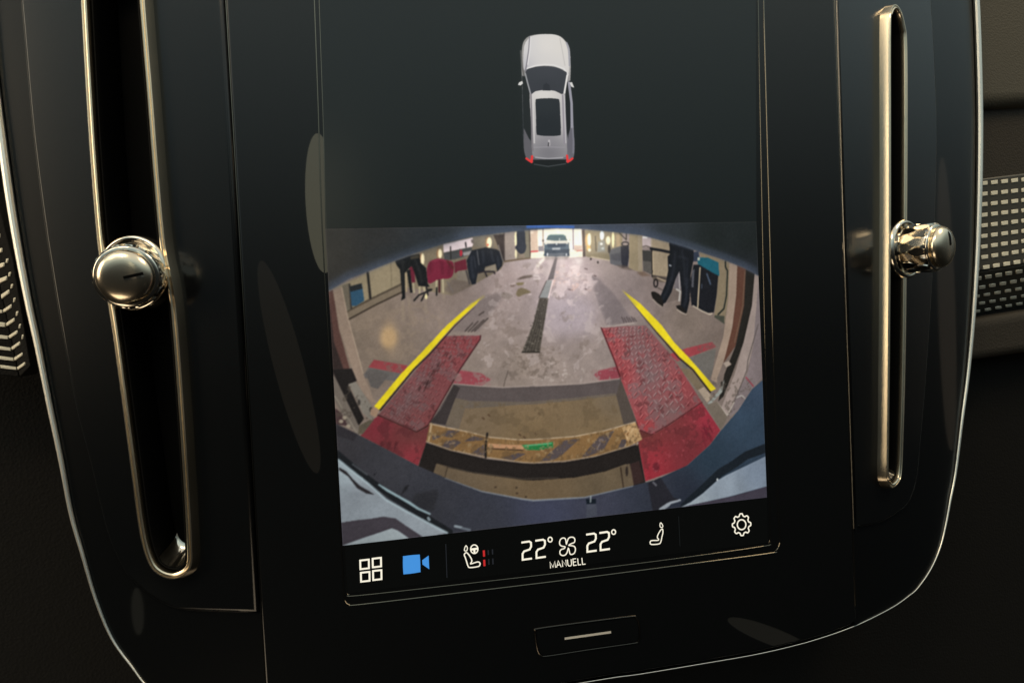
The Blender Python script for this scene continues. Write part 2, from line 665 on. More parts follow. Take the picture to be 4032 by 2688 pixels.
# decor strip on the right: flat upper field and a field that folds back below row nine
PS = Pl((0, 0, -43), (1, 0, 0), (0, 1, 0))
strip_r = thing('decor_strip', PS.at(*PS.hit(2300 * K, 520 * K)),
                'perforated olive decor strip with pale metal inlays right of the console', 'decor strip',
                'decor strips either side of the console')
fold = [(2140, 641), (2255, 622), (2335, 610), (2700, 552)]
slab('strip_base', PS, hits(PS, [(2140, 424), (2352, 398), (2700, 360)] + fold[::-1]), 6, .8, STRIP, strip_r)
f0, f1 = PS.at(*PS.hit(2140 * K, 641 * K)), PS.at(*PS.hit(2700 * K, 552 * K))
PF = plane_through(f0, f1, math.radians(38))
slab('strip_fold', PF, hits(PF, [(2140, 643), (2700, 554), (2700, 660), (2351, 714), (2235, 732), (2140, 745)]), 5, .5, STRIP, strip_r)

z8 = zoom(3732, 600, 300, 672)
ROWS = []
for r in range(8):
    sh = [0, 0, 0, 0, 0, 0, 0, 4][r]
    st = [8.4, 8.8, 9.5, 10.2, 10.8, 11.5, 12.6, 13.7][r]
    y0 = [273, 367, 459, 552, 645, 738, 831, 922][r]
    ROWS.append(([(319 + sh + 89.5 * c, y0 - st * c) for c in range(-1 if r > 5 else 0, 5)], 56, 34, PS))
ROWS.append(([(245 + 90.5 * c, 1026 - 14.5 * c) for c in range(0, 6)], 56, 34, PS))
ROWS.append(([(265 + 90.5 * c, 1110 - 15 * c) for c in range(0, 6)], 56, 29, PF))
ROWS.append(([(209 + 91.5 * c, 1203 - 16 * c) for c in range(0, 6)], 55, 26, PF))
ROWS.append(([(250 + 92.5 * c, 1268 - 16.3 * c) for c in range(0, 6)], 54, 22, PF))
ROWS.append(([(205 + 93 * c, 1343 - 16 * c) for c in range(0, 6)], 54, 22, PF))
ROWS.append(([(255 + 93.5 * c, 1400 - 16.5 * c) for c in range(0, 6)], 54, 20, PF))


def tile(parent, plane, quad_src, h=.35, bev=.12):
    o = slab('inlay_tile', plane, [plane.hit(*q) for q in quad_src], h + .8, bev, TILE, parent, steps=1)
    for v in o.data.vertices:
        v.co += Bd(plane.n) * h * .001
    return o


for pts, w, hh, pl in ROWS:
    for x, y in pts:
        j = random.uniform(-1.2, 1.2)
        sl = -w * .13
        q = [(x - w / 2 + j, y + hh / 2 - sl / 2), (x + w / 2 + j, y + hh / 2 + sl / 2),
             (x + w / 2 + j, y - hh / 2 + sl / 2), (x - w / 2 + j, y - hh / 2 - sl / 2)]
        tile(strip_r, pl, z8(*q))

# leather below the strip, then an undercut
PG = Pl((0, 0, -46), (1, 0, 0), (0, 1, 0))
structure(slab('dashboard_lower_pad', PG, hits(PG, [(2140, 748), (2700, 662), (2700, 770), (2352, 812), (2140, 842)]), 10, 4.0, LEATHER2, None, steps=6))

# left strip: a flat field and a field that turns up towards the console side
z7 = zoom(0, 1000, 400, 1045)
PSL = Pl((0, 0, -36), (1, 0, 0), (0, 1, 0))
c0 = PSL.at(*PSL.hit(*z7((-60, 60))[0]))
c1 = PSL.at(*PSL.hit(*z7((200, 1260))[0]))
strip_l = thing('decor_strip', (c0 + c1) / 2,
                'strip of pale metal inlays folding in chevrons at the left picture edge', 'decor strip',
                'decor strips either side of the console')
e2 = (c0 - c1) / np.linalg.norm(c0 - c1)
e1 = np.cross(e2, np.array([0, 0, 1.0]))
e1t = e1 * math.cos(math.radians(35)) + np.array([0, 0, 1.0]) * math.sin(math.radians(35))
PSR = Pl(c1, e1t, e2)
cr = z7((-60, 60), (200, 1260))
slab('strip_base', PSL, [PSL.hit(*q) for q in z7((-900, 60), (-62, 60), (196, 1260), (-900, 1160))], 5, .3, LOWER, strip_l)
slab('strip_fold', PSR, [PSR.hit(*q) for q in z7((-190, -560), (-60, -640), (130, 60), (310, 1150), (200, 1262), (-58, 60))], 5, .3, LOWER, strip_l)
for q in [[(0, 700), (55, 705), (55, 750), (0, 745)], [(-40, 828), (82, 840), (86, 876), (-40, 864)],
          [(-40, 943), (110, 962), (114, 995), (-40, 976)], [(-40, 1044), (138, 1065), (144, 1098), (-40, 1078)],
          [(5, 1140), (168, 1160), (172, 1192), (10, 1172)], [(-60, 566), (25, 575), (28, 610), (-60, 602)]]:
    tile(strip_l, PSL, z7(*q))
for q in [[(20, 415), (95, 365), (100, 402), (25, 458)], [(40, 570), (118, 517), (122, 550), (44, 603)],
          [(68, 710), (148, 657), (152, 690), (74, 743)], [(96, 838), (180, 784), (184, 815), (102, 870)],
          [(125, 955), (205, 899), (210, 930), (131, 986)], [(154, 1062), (233, 1012), (236, 1040), (158, 1095)],
          [(184, 1160), (258, 1110), (262, 1140), (192, 1188)],
          [(-25, 262), (72, 226), (76, 265), (-22, 312)], [(-60, 120), (46, 86), (49, 126), (-56, 172)],
          [(-70, -30), (24, -62), (27, -22), (-66, 20)], [(-90, -180), (2, -210), (5, -170), (-86, -130)],
          [(72, 50), (88, 46), (82, 90), (68, 92)], [(98, 190), (115, 184), (108, 228), (95, 232)],
          [(122, 312), (136, 306), (132, 350), (118, 356)], [(148, 452), (162, 446), (156, 490), (143, 496)],
          [(175, 592), (190, 586), (184, 630), (171, 636)], [(205, 722), (216, 716), (212, 760), (200, 766)],
          [(234, 832), (242, 826), (240, 870), (230, 876)]]:
    tile(strip_l, PSR, z7(*q))

# ------------------------------------------------------------------ console housing with chrome edge
housing = thing('console_housing', (4, -95, -20),
                'glossy black shield-shaped centre console housing edged with thin chrome', 'console')
TL = [(-50, -260), (-30, -80), (-10, 150), (8, 300), (30, 460), (50, 583), (72, 700), (93, 798), (118, 927), (145, 1060),
      (167, 1179), (193, 1272), (222, 1372), (258, 1462), (305, 1530), (345, 1580), (430, 1645), (590, 1700)]
TB = [(800, 1690), (1050, 1632), (1250, 1583), (1400, 1556), (1467, 1547), (1600, 1525), (1733, 1502), (1833, 1479), (1900, 1459), (1945, 1443)]
TR = [(1988, 1425), (2050, 1393), (2087, 1367), (2108, 1348), (2137, 1305), (2158, 1255), (2171, 1200), (2181, 1142), (2192, 1082), (2206, 963),
      (2220, 850), (2231, 720), (2240, 550), (2244, 350), (2243, 200), (2236, 0), (2222, -200), (2200, -330)]
PLb, PRb, PCb = PL.up(-1.0), PR.up(-1.0), PC.up(-1.0)
tl = [PLb.hit(x * K, y * K) for x, y in TL]
tb = [PCb.hit(x * K, y * K) for x, y in TB]
tr = [PRb.hit(x * K, y * K) for x, y in TR]
path3 = [PLb.at(*q) for q in tl] + [PCb.at(*q) for q in tb] + [PRb.at(*q) for q in tr]
norm3 = [PL.n] * len(tl) + [PC.n] * len(tb) + [PR.n] * len(tr)
side3 = [0] * len(tl) + [1] * len(tb) + [2] * len(tr)
path_s = smooth(path3, 5)
norm_s = smooth(norm3, 5)
norm_s = [n / np.linalg.norm(n) for n in norm_s]
tls, trs = smooth(tl, 5), smooth(tr, 5)
INS_L = [(546, 1409), (450, 1406), (400, 1400), (343, 1372), (300, 1335), (275, 1300), (240, 1215), (200, 1050), (168, 927), (130, 720), (113, 616),
         (97, 513), (70, 300), (43, 0), (20, -240)]
INS_R = [(1962, 1215), (2020, 1203), (2060, 1182), (2092, 1152), (2110, 1095), (2116, 1030), (2131, 856), (2145, 639), (2151, 500), (2155, 300),
         (2150, 150), (2141, 0), (2120, -240)]


def under(pl, pts, c):
    out = []
    for q in smooth(hits(pl, pts), 3):
        d = np.array(c) - q
        out.append(q + d / np.linalg.norm(d) * 3.0)
    return out


for pl, t_, ins_, sg in ((PLb, tls, INS_L, 1), (PRb, list(trs)[::-1], INS_R, -1)):
    u_ = under(pl, ins_, (-25. * sg, 40.))
    flat('side_panel', pl, list(t_) + [np.array([.1 * sg, t_[-1][1]]), np.array([.1 * sg, u_[0][1]])] + u_, 0, GLOSS2, housing)
# wall that falls back to the dashboard outside the chrome edge
bm = bmesh.new()
prev = None
cen = np.array([4, 10, 0.])
for p, n in zip(path_s, norm_s):
    out = p - cen
    out[2] = 0
    out /= np.linalg.norm(out)
    row = [bm.verts.new(B(p + n * .1)), bm.verts.new(B(p + out * 1.2 - n * 1.0)), bm.verts.new(B(p + out * 2.2 - n * 5)),
           bm.verts.new(B(p + out * .5 - n * 45))]
    if prev:
        for j in range(3):
            bm.faces.new((prev[j], prev[j + 1], row[j + 1], row[j]))
    prev = row
mesh_obj('side_wall', bm, GLOSS2, housing, True)
tscale = []
for p in path_s:
    if p[1] > 60:
        s = 1.0
    elif p[1] > -60:
        s = .40 + .60 * (p[1] + 60) / 120
    else:
        s = .40 - .26 * min(1, (-60 - p[1]) / 28)
    tscale.append(s)
sweep('chrome_edge', path_s, norm_s, circle_profile(1.15, 10, 1.0), TRIM, housing, scale=tscale)

# ------------------------------------------------------------------ touchscreen panel
panel = thing('touchscreen', (2, -60, 0), 'tall glossy black touchscreen showing the rear camera picture', 'touchscreen')
gl = [np.array([UL + .35, 150.]), np.array([UL + .35, tb[0][1] + 1.5])]
gl += [np.array([q[0], q[1] + 1.2]) for q in smooth(tb, 4)]
_t0, _t1 = PCb.at(*tb[-1]), PRb.at(*tr[0])
_vr = _t0[1] + (_t1[1] - _t0[1]) * (UR - _t0[0]) / (_t1[0] - _t0[0])
gl += [np.array([UR - .35, _vr + 2.6]), np.array([UR - .35, 150.])]
slab('glass_panel', PC, gl, 5, .8, GLOSS, panel)

for u_ in (UL + .55, UR - .55):
    sweep('edge_bead', [np.array([u_, v_, -.05]) for v_ in np.linspace(148, -84, 30)], [PC.n] * 30, circle_profile(.13, 8), LIP, panel)
QUAD = [(747.3 * K, 525.9 * K), (1736.7 * K, 509.3 * K), (1761 * K, 1141.5 * K), (787.3 * K, 1252 * K)]
lip_out = [(716, -160), (722, 0), (731, 250), (740, 525), (762, 900), (785, 1270), (790, 1360), (793, 1378), (803, 1387), (830, 1387),
           (1060, 1360), (1300, 1331), (1540, 1300), (1762, 1271), (1782, 1264), (1791, 1248), (1791, 1225), (1787, 1150), (1779, 900), (1770, 600),
           (1762, 300), (1754, 0), (1750, -160)]
lip_in = [(728, -160), (733, 0), (744, 330), (750, 525), (772, 900), (790, 1250), (797, 1352), (802, 1364), (820, 1367),
          (1040, 1343), (1343, 1308), (1560, 1281), (1752, 1254), (1766, 1246), (1769, 1225), (1767, 1150), (1760, 900), (1753, 600),
          (1747, 300), (1741, 0), (1737, -160)]
for pts in (lip_out, lip_in):
    pp = [PC.at(*q) for q in smooth(hits(PC, pts), 4)]
    sweep('screen_lip', pp, [PC.n] * len(pp), circle_profile(.17 if pts is lip_out else .12, 8), LIP, panel)

# lit display
scr = hits(PC, [(734, -150), (748, 520), (795, 1362), (1764, 1245), (1745, 520), (1738, -150)])
SCREEN_RGB = (17, 22, 22)
z_top = hits(PC, [(750, 524.5), (1738, 508)])


def display(name, outline, rgb, h, parent):
    o = flat(name, PC, outline, h, DISP, parent)
    at = o.data.attributes.new('Pixels', 'FLOAT_COLOR', 'POINT')
    c = list(s2l(rgb)) + [1.0]
    at.data.foreach_set('color', np.tile(np.array(c, np.float32), len(o.data.vertices)))
    return o


screen = display('display', scr, (3, 4, 4), .04, panel)
display('menu_background', hits(PC, [(732, -150), (747.5, 525.5), (1737, 509), (1735, -150)]), SCREEN_RGB, .08, screen)

WHITE = emit('icon_white', (255, 248, 226), 1.0)
BLUE = emit('icon_blue', (70, 146, 220), 1.0)
RED = emit('icon_red', (196, 44, 44), 1.0)
GREY = emit('icon_grey', (38, 40, 44), 1.0)
DIM = emit('icon_dim', (26, 29, 29), 1.0)
zA8, zA9, zA10 = zoom(1350, 1990, 750), zoom(1950, 1990, 750), zoom(2400, 1990, 750)
S = 750 / 2352
ICO = .14


def icon(name, m, strokes=(), fills=()):
    bm = bmesh.new()
    for pts, w, closed in strokes:
        ribbon(bm, pts, w * S, PC, ICO, closed)
    for pts in fills:
        fillpoly(bm, pts, PC, ICO)
    return mesh_obj(name, bm, m, screen)


def sm(pts, n=4, closed=True):
    return [tuple(q) for q in smooth(pts, n, closed)]


icon('menu_icon', WHITE, [(zA8(*q), 22, True) for q in (
    [(214, 673), (320, 661), (322, 768), (217, 780)], [(367, 651), (470, 639), (472, 745), (370, 757)],
    [(222, 824), (328, 812), (330, 922), (225, 934)], [(372, 802), (475, 791), (477, 902), (375, 914)])])
icon('camera_icon', BLUE, fills=[sm(zA8((742, 640), (760, 618), (928, 601), (950, 620), (957, 795), (940, 818), (772, 841), (746, 822)), 3),
                                 zA8((979, 670), (1058, 612), (1066, 780), (983, 722))])
icon('divider', GREY, [(zA8((1270, 470), (1285, 885)), 9, False)])
icon('seat_heating_icon', WHITE, [
    (sm(zA8((1498, 600), (1520, 575), (1545, 590), (1580, 640), (1592, 680), (1578, 714), (1660, 690), (1690, 702), (1690, 730), (1665, 748),
            (1570, 760), (1545, 742), (1528, 690), (1512, 640)), 3), 14, True),
    (sm(zA8((1500, 548), (1507, 510), (1521, 490), (1537, 520), (1527, 553)), 4), 11, True),
    (oval(zA8((1622, 533))[0], 45 * S, 53 * S), 14, True),
    (zA8((1582, 537), (1664, 526)), 26, False), (zA8((1622, 535), (1625, 585)), 24, False)])
icon('heat_level_bar', RED, [(zA8((1739, 548), (1743, 624)), 25, False), (zA8((1744, 664), (1748, 742)), 25, False)])
icon('heat_level_bar', GREY, [(zA8(*q), 16, False) for q in (
    [(1793, 545), (1796, 605)], [(1845, 535), (1848, 598)], [(1800, 655), (1803, 725)], [(1850, 648), (1853, 720)])])
T2 = [(322, 452), (418, 438), (440, 452), (442, 500), (424, 536), (355, 560), (336, 590), (337, 664), (452, 648)]


def two(dx, dy):
    return zA9(*[(x + dx, y + dy) for x, y in T2])


icon('temperature_readout', WHITE, [(two(0, 0), 22, False), (two(171, -22), 22, False), (oval(zA9((676, 415))[0], 25 * S, 29 * S), 14, True)])
icon('temperature_readout', WHITE, [(two(799, -98), 22, False), (two(962, -118), 22, False), (oval(zA9((1460, 322))[0], 24 * S, 28 * S), 14, True)])
icon('fan_icon', WHITE, [(sm(zA9((876, 472), (868, 415), (846, 395), (812, 405), (794, 440), (797, 478), (822, 496), (860, 504), (848, 526), (815, 536),
                                  (797, 562), (802, 596), (832, 612), (866, 602), (887, 570), (900, 522), (910, 545), (922, 590), (945, 598), (974, 582),
                                  (988, 545), (982, 508), (955, 492), (908, 486), (938, 464), (974, 450), (982, 415), (966, 390), (935, 385), (905, 398),
                                  (888, 436)), 3), 13, True)])


def text_strokes(t):
    L = {'M': ([(0, 0), (0, 1), (.5, .1), (1, 1), (1, 0)],), 'A': ([(0, 0), (.5, 1), (1, 0)], [(.2, .36), (.8, .36)]),
         'N': ([(0, 0), (0, 1), (1, 0), (1, 1)],), 'U': ([(0, 1), (0, .22), (.25, 0), (.75, 0), (1, .22), (1, 1)],),
         'E': ([(1, 1), (0, 1), (0, 0), (1, 0)], [(0, .52), (.9, .52)]), 'L': ([(0, 1), (0, 0), (1, 0)],)}
    X = [(0, .14), (.17, .30), (.345, .45), (.495, .60), (.65, .74), (.785, .865), (.905, .99)]
    out = []
    for ch, (a, b) in zip(t, X):
        for st in L[ch]:
            pts = []
            for x, y in st:
                q = a + (b - a) * x
                pts.append((682 + 435 * q - 8 * y, 768 - 52 * q - 80 * y))
            out.append((zA9(*pts), 10.5, False))
    return out


icon('mode_text', WHITE, text_strokes('MANUELL'))
icon('seat_icon', WHITE, [
    (sm(zA10((632, 295), (652, 285), (657, 330), (645, 380), (632, 440), (608, 468), (518, 475), (499, 455), (514, 428), (592, 425), (604, 412),
             (589, 392), (593, 362), (612, 325)), 3), 12, True),
    (sm(zA10((624, 258), (621, 225), (633, 208), (656, 245), (646, 265)), 4), 10, True)])
icon('divider', DIM, [(zA10((851, 130), (868, 500)), 7, False)])
gc = zA10((1628, 231))[0]
gear = []
for k in range(96):
    t = 2 * math.pi * k / 96
    q = math.cos(8 * (t + math.pi / 2 + .06))
    r = .885 + .10 * max(-1, min(1, q * 1.7))
    gear.append((gc[0] + 116 * S * r * math.cos(t), gc[1] + 137 * S * r * math.sin(t)))
icon('settings_icon', WHITE, [(gear, 14, True), (oval(gc, 53 * S, 61 * S, 32), 14, True)])

# home button
zB = zoom(1200, 1792, 1344)
btn = smooth([PC.hit(*q) for q in zB((1590, 1260), (1588, 1205), (1610, 1190), (1900, 1150), (2240, 1108), (2280, 1112), (2300, 1150),
                                     (2308, 1230), (2295, 1278), (2260, 1292), (1960, 1335), (1680, 1378), (1630, 1376), (1605, 1340))], 5, True)
button = flat('home_button', PC, inset(btn if area2(btn) > 0 else btn[::-1], .5), .25, GLOSS, panel)
pp = [PC.at(*q) for q in btn]
sweep('button_rim', pp, [PC.n] * len(pp), circle_profile(.22, 8, .1), LIP2, button, closed=True)
bm = bmesh.new()
ribbon(bm, zB((1789, 1258), (2108, 1213)), 15 * .5714, PC, .32)
mesh_obj('button_mark', bm, PRINT, button)

# ------------------------------------------------------------------ air vents
def lathe(name, base, axes, prof, m, parent, n=64, sm_=True):
    ex, ey, ez = axes
    bm = bmesh.new()
    rings = []
    for r, h in prof:
        if r < 1e-6:
            rings.append([bm.verts.new(B(base + ez * h))])
        else:
            rings.append([bm.verts.new(B(base + ez * h + (ex * math.cos(2 * math.pi * k / n) + ey * math.sin(2 * math.pi * k / n)) * r)) for k in range(n)])
    for a, b in zip(rings[:-1], rings[1:]):
        for k in range(n):
            k2 = (k + 1) % n
            if len(b) == 1:
                bm.faces.new((a[k], a[k2], b[0]))
            else:
                bm.faces.new((a[k], a[k2], b[k2], b[k]))
    bmesh.ops.recalc_face_normals(bm, faces=bm.faces[:])
    return mesh_obj(name, bm, m, parent, sm_)


def vent(label, plane, insert_px, seam_a, loop_px, knob_px, tilt_u, tilt_v, slit_angle):
    loop2 = smooth(hits(plane.up(2.8), loop_px), 6, True)
    ins = [tuple(q) for q in smooth(hits(plane, insert_px), 5)]
    outline = [(seam_a, 150.), (seam_a, ins[0][1])] + ins + [(ins[-1][0], 150.)]
    base = plane.at(*plane.hit(*[c * K for c in knob_px]))
    root = thing('air_vent', base, label, 'air vent', 'air vents beside the screen')
    lp = loop2 if area2(loop2) > 0 else loop2[::-1]
    lp = [np.array(q) for q in lp]
    hole = inset(lp, 1.3)[::2]
    slab('vent_panel', plane, outline, 4, 1.3, VENT, root, hole=hole, hole_depth=9)
    flat('slot_floor', plane, inset(lp, 1.0)[::2], -8.6, SLOT, root)
    pp = [plane.at(*q) for q in lp]
    sweep('vent_frame', pp, [plane.n] * len(pp), [(-1.15, -1.5), (-1.15, 2.35), (-1.0, 2.75), (-.65, 2.95), (-.3, 2.85), (-.12, 2.5), (.05, 2.5), (.2, 2.8), (.5, 2.8), (1.2, 0), (1.25, -1.5)], CHROME, root, closed=True)
    # inner lip of the frame
    li = inset(lp, 2.0)
    pp = [plane.at(*q) for q in li]
    sweep('inner_lip', pp, [plane.n] * len(pp), round_profile(.5, -8, 1.9, .2, 2), SLOT, root, closed=True)
    # curved metal end piece at the foot of the slot: it follows the bend of the frame and dips inwards
    arc = inset(lp, 2.35)
    vmin = min(q[1] for q in arc)
    k0 = min(range(len(arc)), key=lambda k: arc[k][1])
    span = []
    for sgn in (-1, 1):
        k, run = k0, []
        while arc[k % len(arc)][1] < vmin + 3.2:
            run.append(arc[k % len(arc)])
            k += sgn
        span.append(run)
    arc = span[0][::-1] + span[1][1:]
    mid = sum(q[0] for q in arc) / len(arc)
    bm = bmesh.new()
    prev = None
    for q in arc:
        row = []
        for i in range(7):
            t = i / 6
            row.append(bm.verts.new(B(plane.at(q[0] + (mid - q[0]) * .35 * t, q[1] + 4.6 * t, 1.7 - 6.5 * math.sin(t * math.pi / 2)))))
        if prev:
            for i in range(6):
                bm.faces.new((prev[i], prev[i + 1], row[i + 1], row[i]))
        prev = row
    mesh_obj('end_scoop', bm, CHROME2, root, True)
    # control knob
    ez = plane.n + plane.e1 * math.tan(tilt_u) + plane.e2 * math.tan(tilt_v)
    ez /= np.linalg.norm(ez)
    ex = plane.e1 - ez * (plane.e1 @ ez)
    ex /= np.linalg.norm(ex)
    ey = np.cross(ez, ex)
    ax0 = (plane.e1, plane.e2, plane.n)
    knob = lathe('control_knob', base, ax0, [(10.5, -.5), (10.5, 1.8), (10.2, 2.7), (9.6, 3.3), (9.0, 3.2), (8.6, 2.4), (8.0, 2.2), (0, 2.2)], CHROME2, root)
    ax = (ex, ey, ez)
    lathe('neck', base, ax, [(6.5, .5), (6.5, 13.2), (0, 13.2)], DARKCHROME, knob)
    # knurled grip: staggered faceted pads round the barrel
    lathe('grip', base, ax, [(7.4, 3.0), (7.9, 3.3), (7.95, 3.8), (7.95, 11.8), (7.7, 12.2)], DARKCHROME, knob)
    bm = bmesh.new()
    npad = 16
    lens = [(-2.9, 0), (-2.1, -.80), (-.9, -1.38), (.9, -1.38), (2.1, -.80), (2.9, 0), (2.1, .80), (.9, 1.38), (-.9, 1.38), (-2.1, .80)]
    for row, hc in enumerate((5.4, 9.7)):
        for k in range(npad):
            th = 2 * math.pi * (k + .5 * (row % 2)) / npad
            rad = ex * math.cos(th) + ey * math.sin(th)
            tan = -ex * math.sin(th) + ey * math.cos(th)
            cen_ = base + rad * 8.3
            top, low = [], []
            for x, y in lens:
                h = min(11.9, max(3.3, hc + x))
                top.append(bm.verts.new(B(cen_ + ez * h + tan * y)))
                low.append(bm.verts.new(B(cen_ + ez * min(12.0, max(3.2, hc + x * 1.12)) + tan * y * 1.14 - rad * .55)))
            bm.faces.new(top)
            for q in range(len(lens)):
                q2 = (q + 1) % len(lens)
                try:
                    bm.faces.new((top[q2], top[q], low[q], low[q2]))
                except ValueError:
                    pass
    bmesh.ops.recalc_face_normals(bm, faces=bm.faces[:])
    mesh_obj('knurling', bm, CHROME2, knob)
    lathe('grip_collar', base, ax, [(7.4, 12.0), (7.9, 12.2), (8.0, 12.6), (7.5, 12.9), (6.5, 13.0)], CHROME2, knob)
    lathe('cap', base, ax, [(6.0, 12.9), (6.7, 13.1), (7.0, 13.6), (6.95, 14.3), (6.6, 15.0), (5.9, 15.7), (5.1, 16.15), (4.4, 16.4), (3.2, 16.62), (1.6, 16.75), (0, 16.8)], CHROME, knob)
    # engraved line on the cap
    d1 = ex * math.cos(slit_angle) + ey * math.sin(slit_angle)
    d2 = np.cross(ez, d1)
    for nm, off, wd, m, hh in (('cap_mark', 0, .75, SLOT, .16), ('mark_edge', -.62, .42, CHROME2, .20)):
        bm = bmesh.new()
        prev = None
        for i in range(9):
            s = .3 + 4.6 * i / 8
            r2 = s * s + off * off
            h = 16.8 - r2 * .018 - max(0, math.sqrt(r2) - 3.6) ** 2 * .16 + hh
            row = [bm.verts.new(B(base + ez * h + d1 * s + d2 * (off + wd / 2))), bm.verts.new(B(base + ez * h + d1 * s + d2 * (off - wd / 2))),
                   bm.verts.new(B(base + ez * (h - .5) + d1 * s + d2 * (off + wd / 2))), bm.verts.new(B(base + ez * (h - .5) + d1 * s + d2 * (off - wd / 2)))]
            if prev:
                bm.faces.new((prev[0], prev[1], row[1], row[0]))
                bm.faces.new((prev[2], prev[0], row[0], row[2]))
                bm.faces.new((prev[1], prev[3], row[3], row[1]))
            else:
                bm.faces.new((row[0], row[1], row[3], row[2]))
            prev = row
        bm.faces.new((prev[0], prev[1], prev[3], prev[2]))
        bmesh.ops.recalc_face_normals(bm, faces=bm.faces[:])
        mesh_obj(nm, bm, m, knob)
    return root


LOOP_L = [(190, 0), (200, 180), (212, 370), (228, 560), (243, 650), (259, 740), (281, 900), (305, 1080), (324, 1220), (343, 1288), (365, 1315),
          (395, 1325), (422, 1316), (436, 1295), (437, 1250), (430, 1120), (419, 950), (404, 750), (392, 650), (375, 560), (360, 400), (346, 220),
          (336, 100), (328, 0), (322, -80), (308, -118), (285, -138), (250, -142), (215, -130), (194, -105), (186, -60)]
vent('left air vent with its chrome knob turned towards the viewer', PL, INS_L, -.3, LOOP_L, (318, 628),
     math.radians(22), math.radians(-9), math.radians(8))
LOOP_R = [(2043, 60), (2043, 300), (2043, 500), (2041, 800), (2039, 1000), (2038, 1085), (2042, 1108), (2050, 1117), (2062, 1108), (2070, 1085),
          (2074, 1000), (2079, 800), (2082, 500), (2083, 250), (2082, 100), (2078, 62), (2069, 28), (2057, 14), (2047, 28)]
vent('right air vent seen edge on with knurled chrome knob pointing right', PR, INS_R, .3, LOOP_R, (2066, 574),
     math.radians(2), math.radians(-2), math.radians(95))
# ------------------------------------------------------------------ rear camera picture on the display
cv = Canvas(QUAD, 660, 440, 2)
z1, z2, z3, z4 = zoom(1250, 840, 950), zoom(2100, 840, 950), zoom(1250, 1450, 950), zoom(2100, 1450, 950)
z5, z6, z7b = zoom(1500, 860, 500, 2306), zoom(1950, 860, 500, 2306), zoom(2400, 860, 500, 2306)
zC, zD = zoom(1200, 1792, 1344), zoom(2400, 1792, 1344)
P_, L_, E_ = cv.poly, cv.line, cv.ell


def e_(z, c, rx, ry, color, alpha=1.0, blur=.8):
    p = z(c, (c[0] + rx, c[1] + ry))
    E_(p[0], p[1][0] - p[0][0], p[1][1] - p[0][1], color, alpha, blur)


# floor
cv.img[:] = cv.idw([(1450, 1250, (141, 122, 104)), (1350, 1330, (128, 112, 96)), (1550, 1400, (124, 107, 92)), (1750, 1150, (138, 120, 110)),
                    (2000, 1100, (158, 139, 134)), (2100, 1010, (172, 156, 156)), (2240, 1050, (182, 163, 164)), (2250, 1130, (176, 158, 158)),
                    (2250, 1250, (160, 144, 144)), (2300, 1400, (150, 134, 126)), (2050, 1450, (142, 126, 114)), (2450, 1150, (134, 119, 116)),
                    (2400, 1050, (150, 134, 128)), (2600, 1100, (138, 121, 115)), (2700, 1250, (130, 114, 102)), (2850, 1350, (122, 106, 96)),
                    (2200, 1480, (148, 132, 122)), (2600, 1450, (112, 98, 86)), (1750, 1450, (134, 118, 106))])(*np.mgrid[0:cv.W, 0:cv.H]).transpose(1, 0, 2)
cv.noise(70, .025)
cv.noise(18, .018)
# left wall
P_(z1((105, 760), (760, 450), (1230, 290), (1500, 225), (1820, 170), (2090, 150), (2080, 440), (1820, 480), (1790, 545), (1530, 690), (1310, 800),
      (820, 710), (290, 965), (230, 720)),
   cv.idw([(1400, 1150, (148, 133, 104)), (1520, 1080, (160, 143, 112)), (1650, 1050, (128, 114, 92)), (1900, 980, (112, 100, 84)), (2050, 960, (132, 118, 100))]))
P_(z1((285, 965), (820, 690), (830, 760), (300, 1035)), (126, 110, 90))
L_(z1((280, 960), (560, 815), (820, 690)), 7, (84, 72, 58))
L_(z1((297, 1037), (560, 895), (830, 765)), 6, (66, 55, 45))
L_(z1((490, 580), (515, 825)), 9, (40, 37, 34))
L_(z1((715, 485), (722, 715)), 6, (130, 116, 90), .7)
P_(z1((238, 705), (300, 680), (330, 930), (285, 955)), (112, 102, 86))
L_(z1((312, 690), (330, 925)), 7, (62, 56, 50))
P_(z1((315, 735), (435, 700), (457, 850), (380, 900), (335, 905)), (44, 82, 108))
P_(z1((312, 712), (432, 680), (437, 735), (320, 765)), (34, 38, 42))
# far left: desks, chairs, people
P_(z5((1130, 470), (1660, 350), (1680, 460), (1650, 520), (1140, 620)), (224, 205, 206))
P_(z5((1630, 390), (1700, 370), (1690, 480), (1640, 440)), (110, 100, 96))
P_(z5((1680, 350), (2050, 290), (2050, 560), (1690, 510)), (112, 104, 92))
P_(z5((1140, 625), (1650, 515), (1650, 650), (1340, 745), (1150, 765)), (74, 74, 74))
P_(z5((1480, 620), (1640, 590), (1620, 660), (1500, 680)), (165, 158, 155), .8)
P_(z5((2040, 300), (2240, 285), (2236, 790), (2190, 700), (2110, 480)), (52, 44, 44))
L_(z5((1262, 515), (1270, 745)), 4, (42, 40, 38))
L_(z5((1535, 440), (1545, 520)), 5, (40, 36, 40))
e_(z5, (1452, 630), 26, 60, (186, 42, 58))
for c, rx, ry in (((755, 745), 32, 110), ((1072, 640), 36, 85), ((1965, 440), 44, 95)):
    e_(z5, (c[0] - 20, c[1]), rx, ry, (205, 120, 60), .6, 2)
    e_(z5, c, rx, ry, (255, 238, 190), 1, 1.0)
e_(z5, (1940, 480), 16, 22, (220, 60, 50), .9)
P_(z5((850, 850), (920, 765), (1050, 730), (1200, 760), (1310, 800), (1320, 960), (1260, 1080), (1050, 1110), (870, 1180), (830, 1000)), (122, 32, 54), sm=4)
P_(z5((1330, 800), (1540, 735), (1565, 930), (1400, 955), (1340, 1000)), (106, 34, 48))
L_(z5((1200, 770), (1300, 900)), 10, (84, 40, 34), .7)
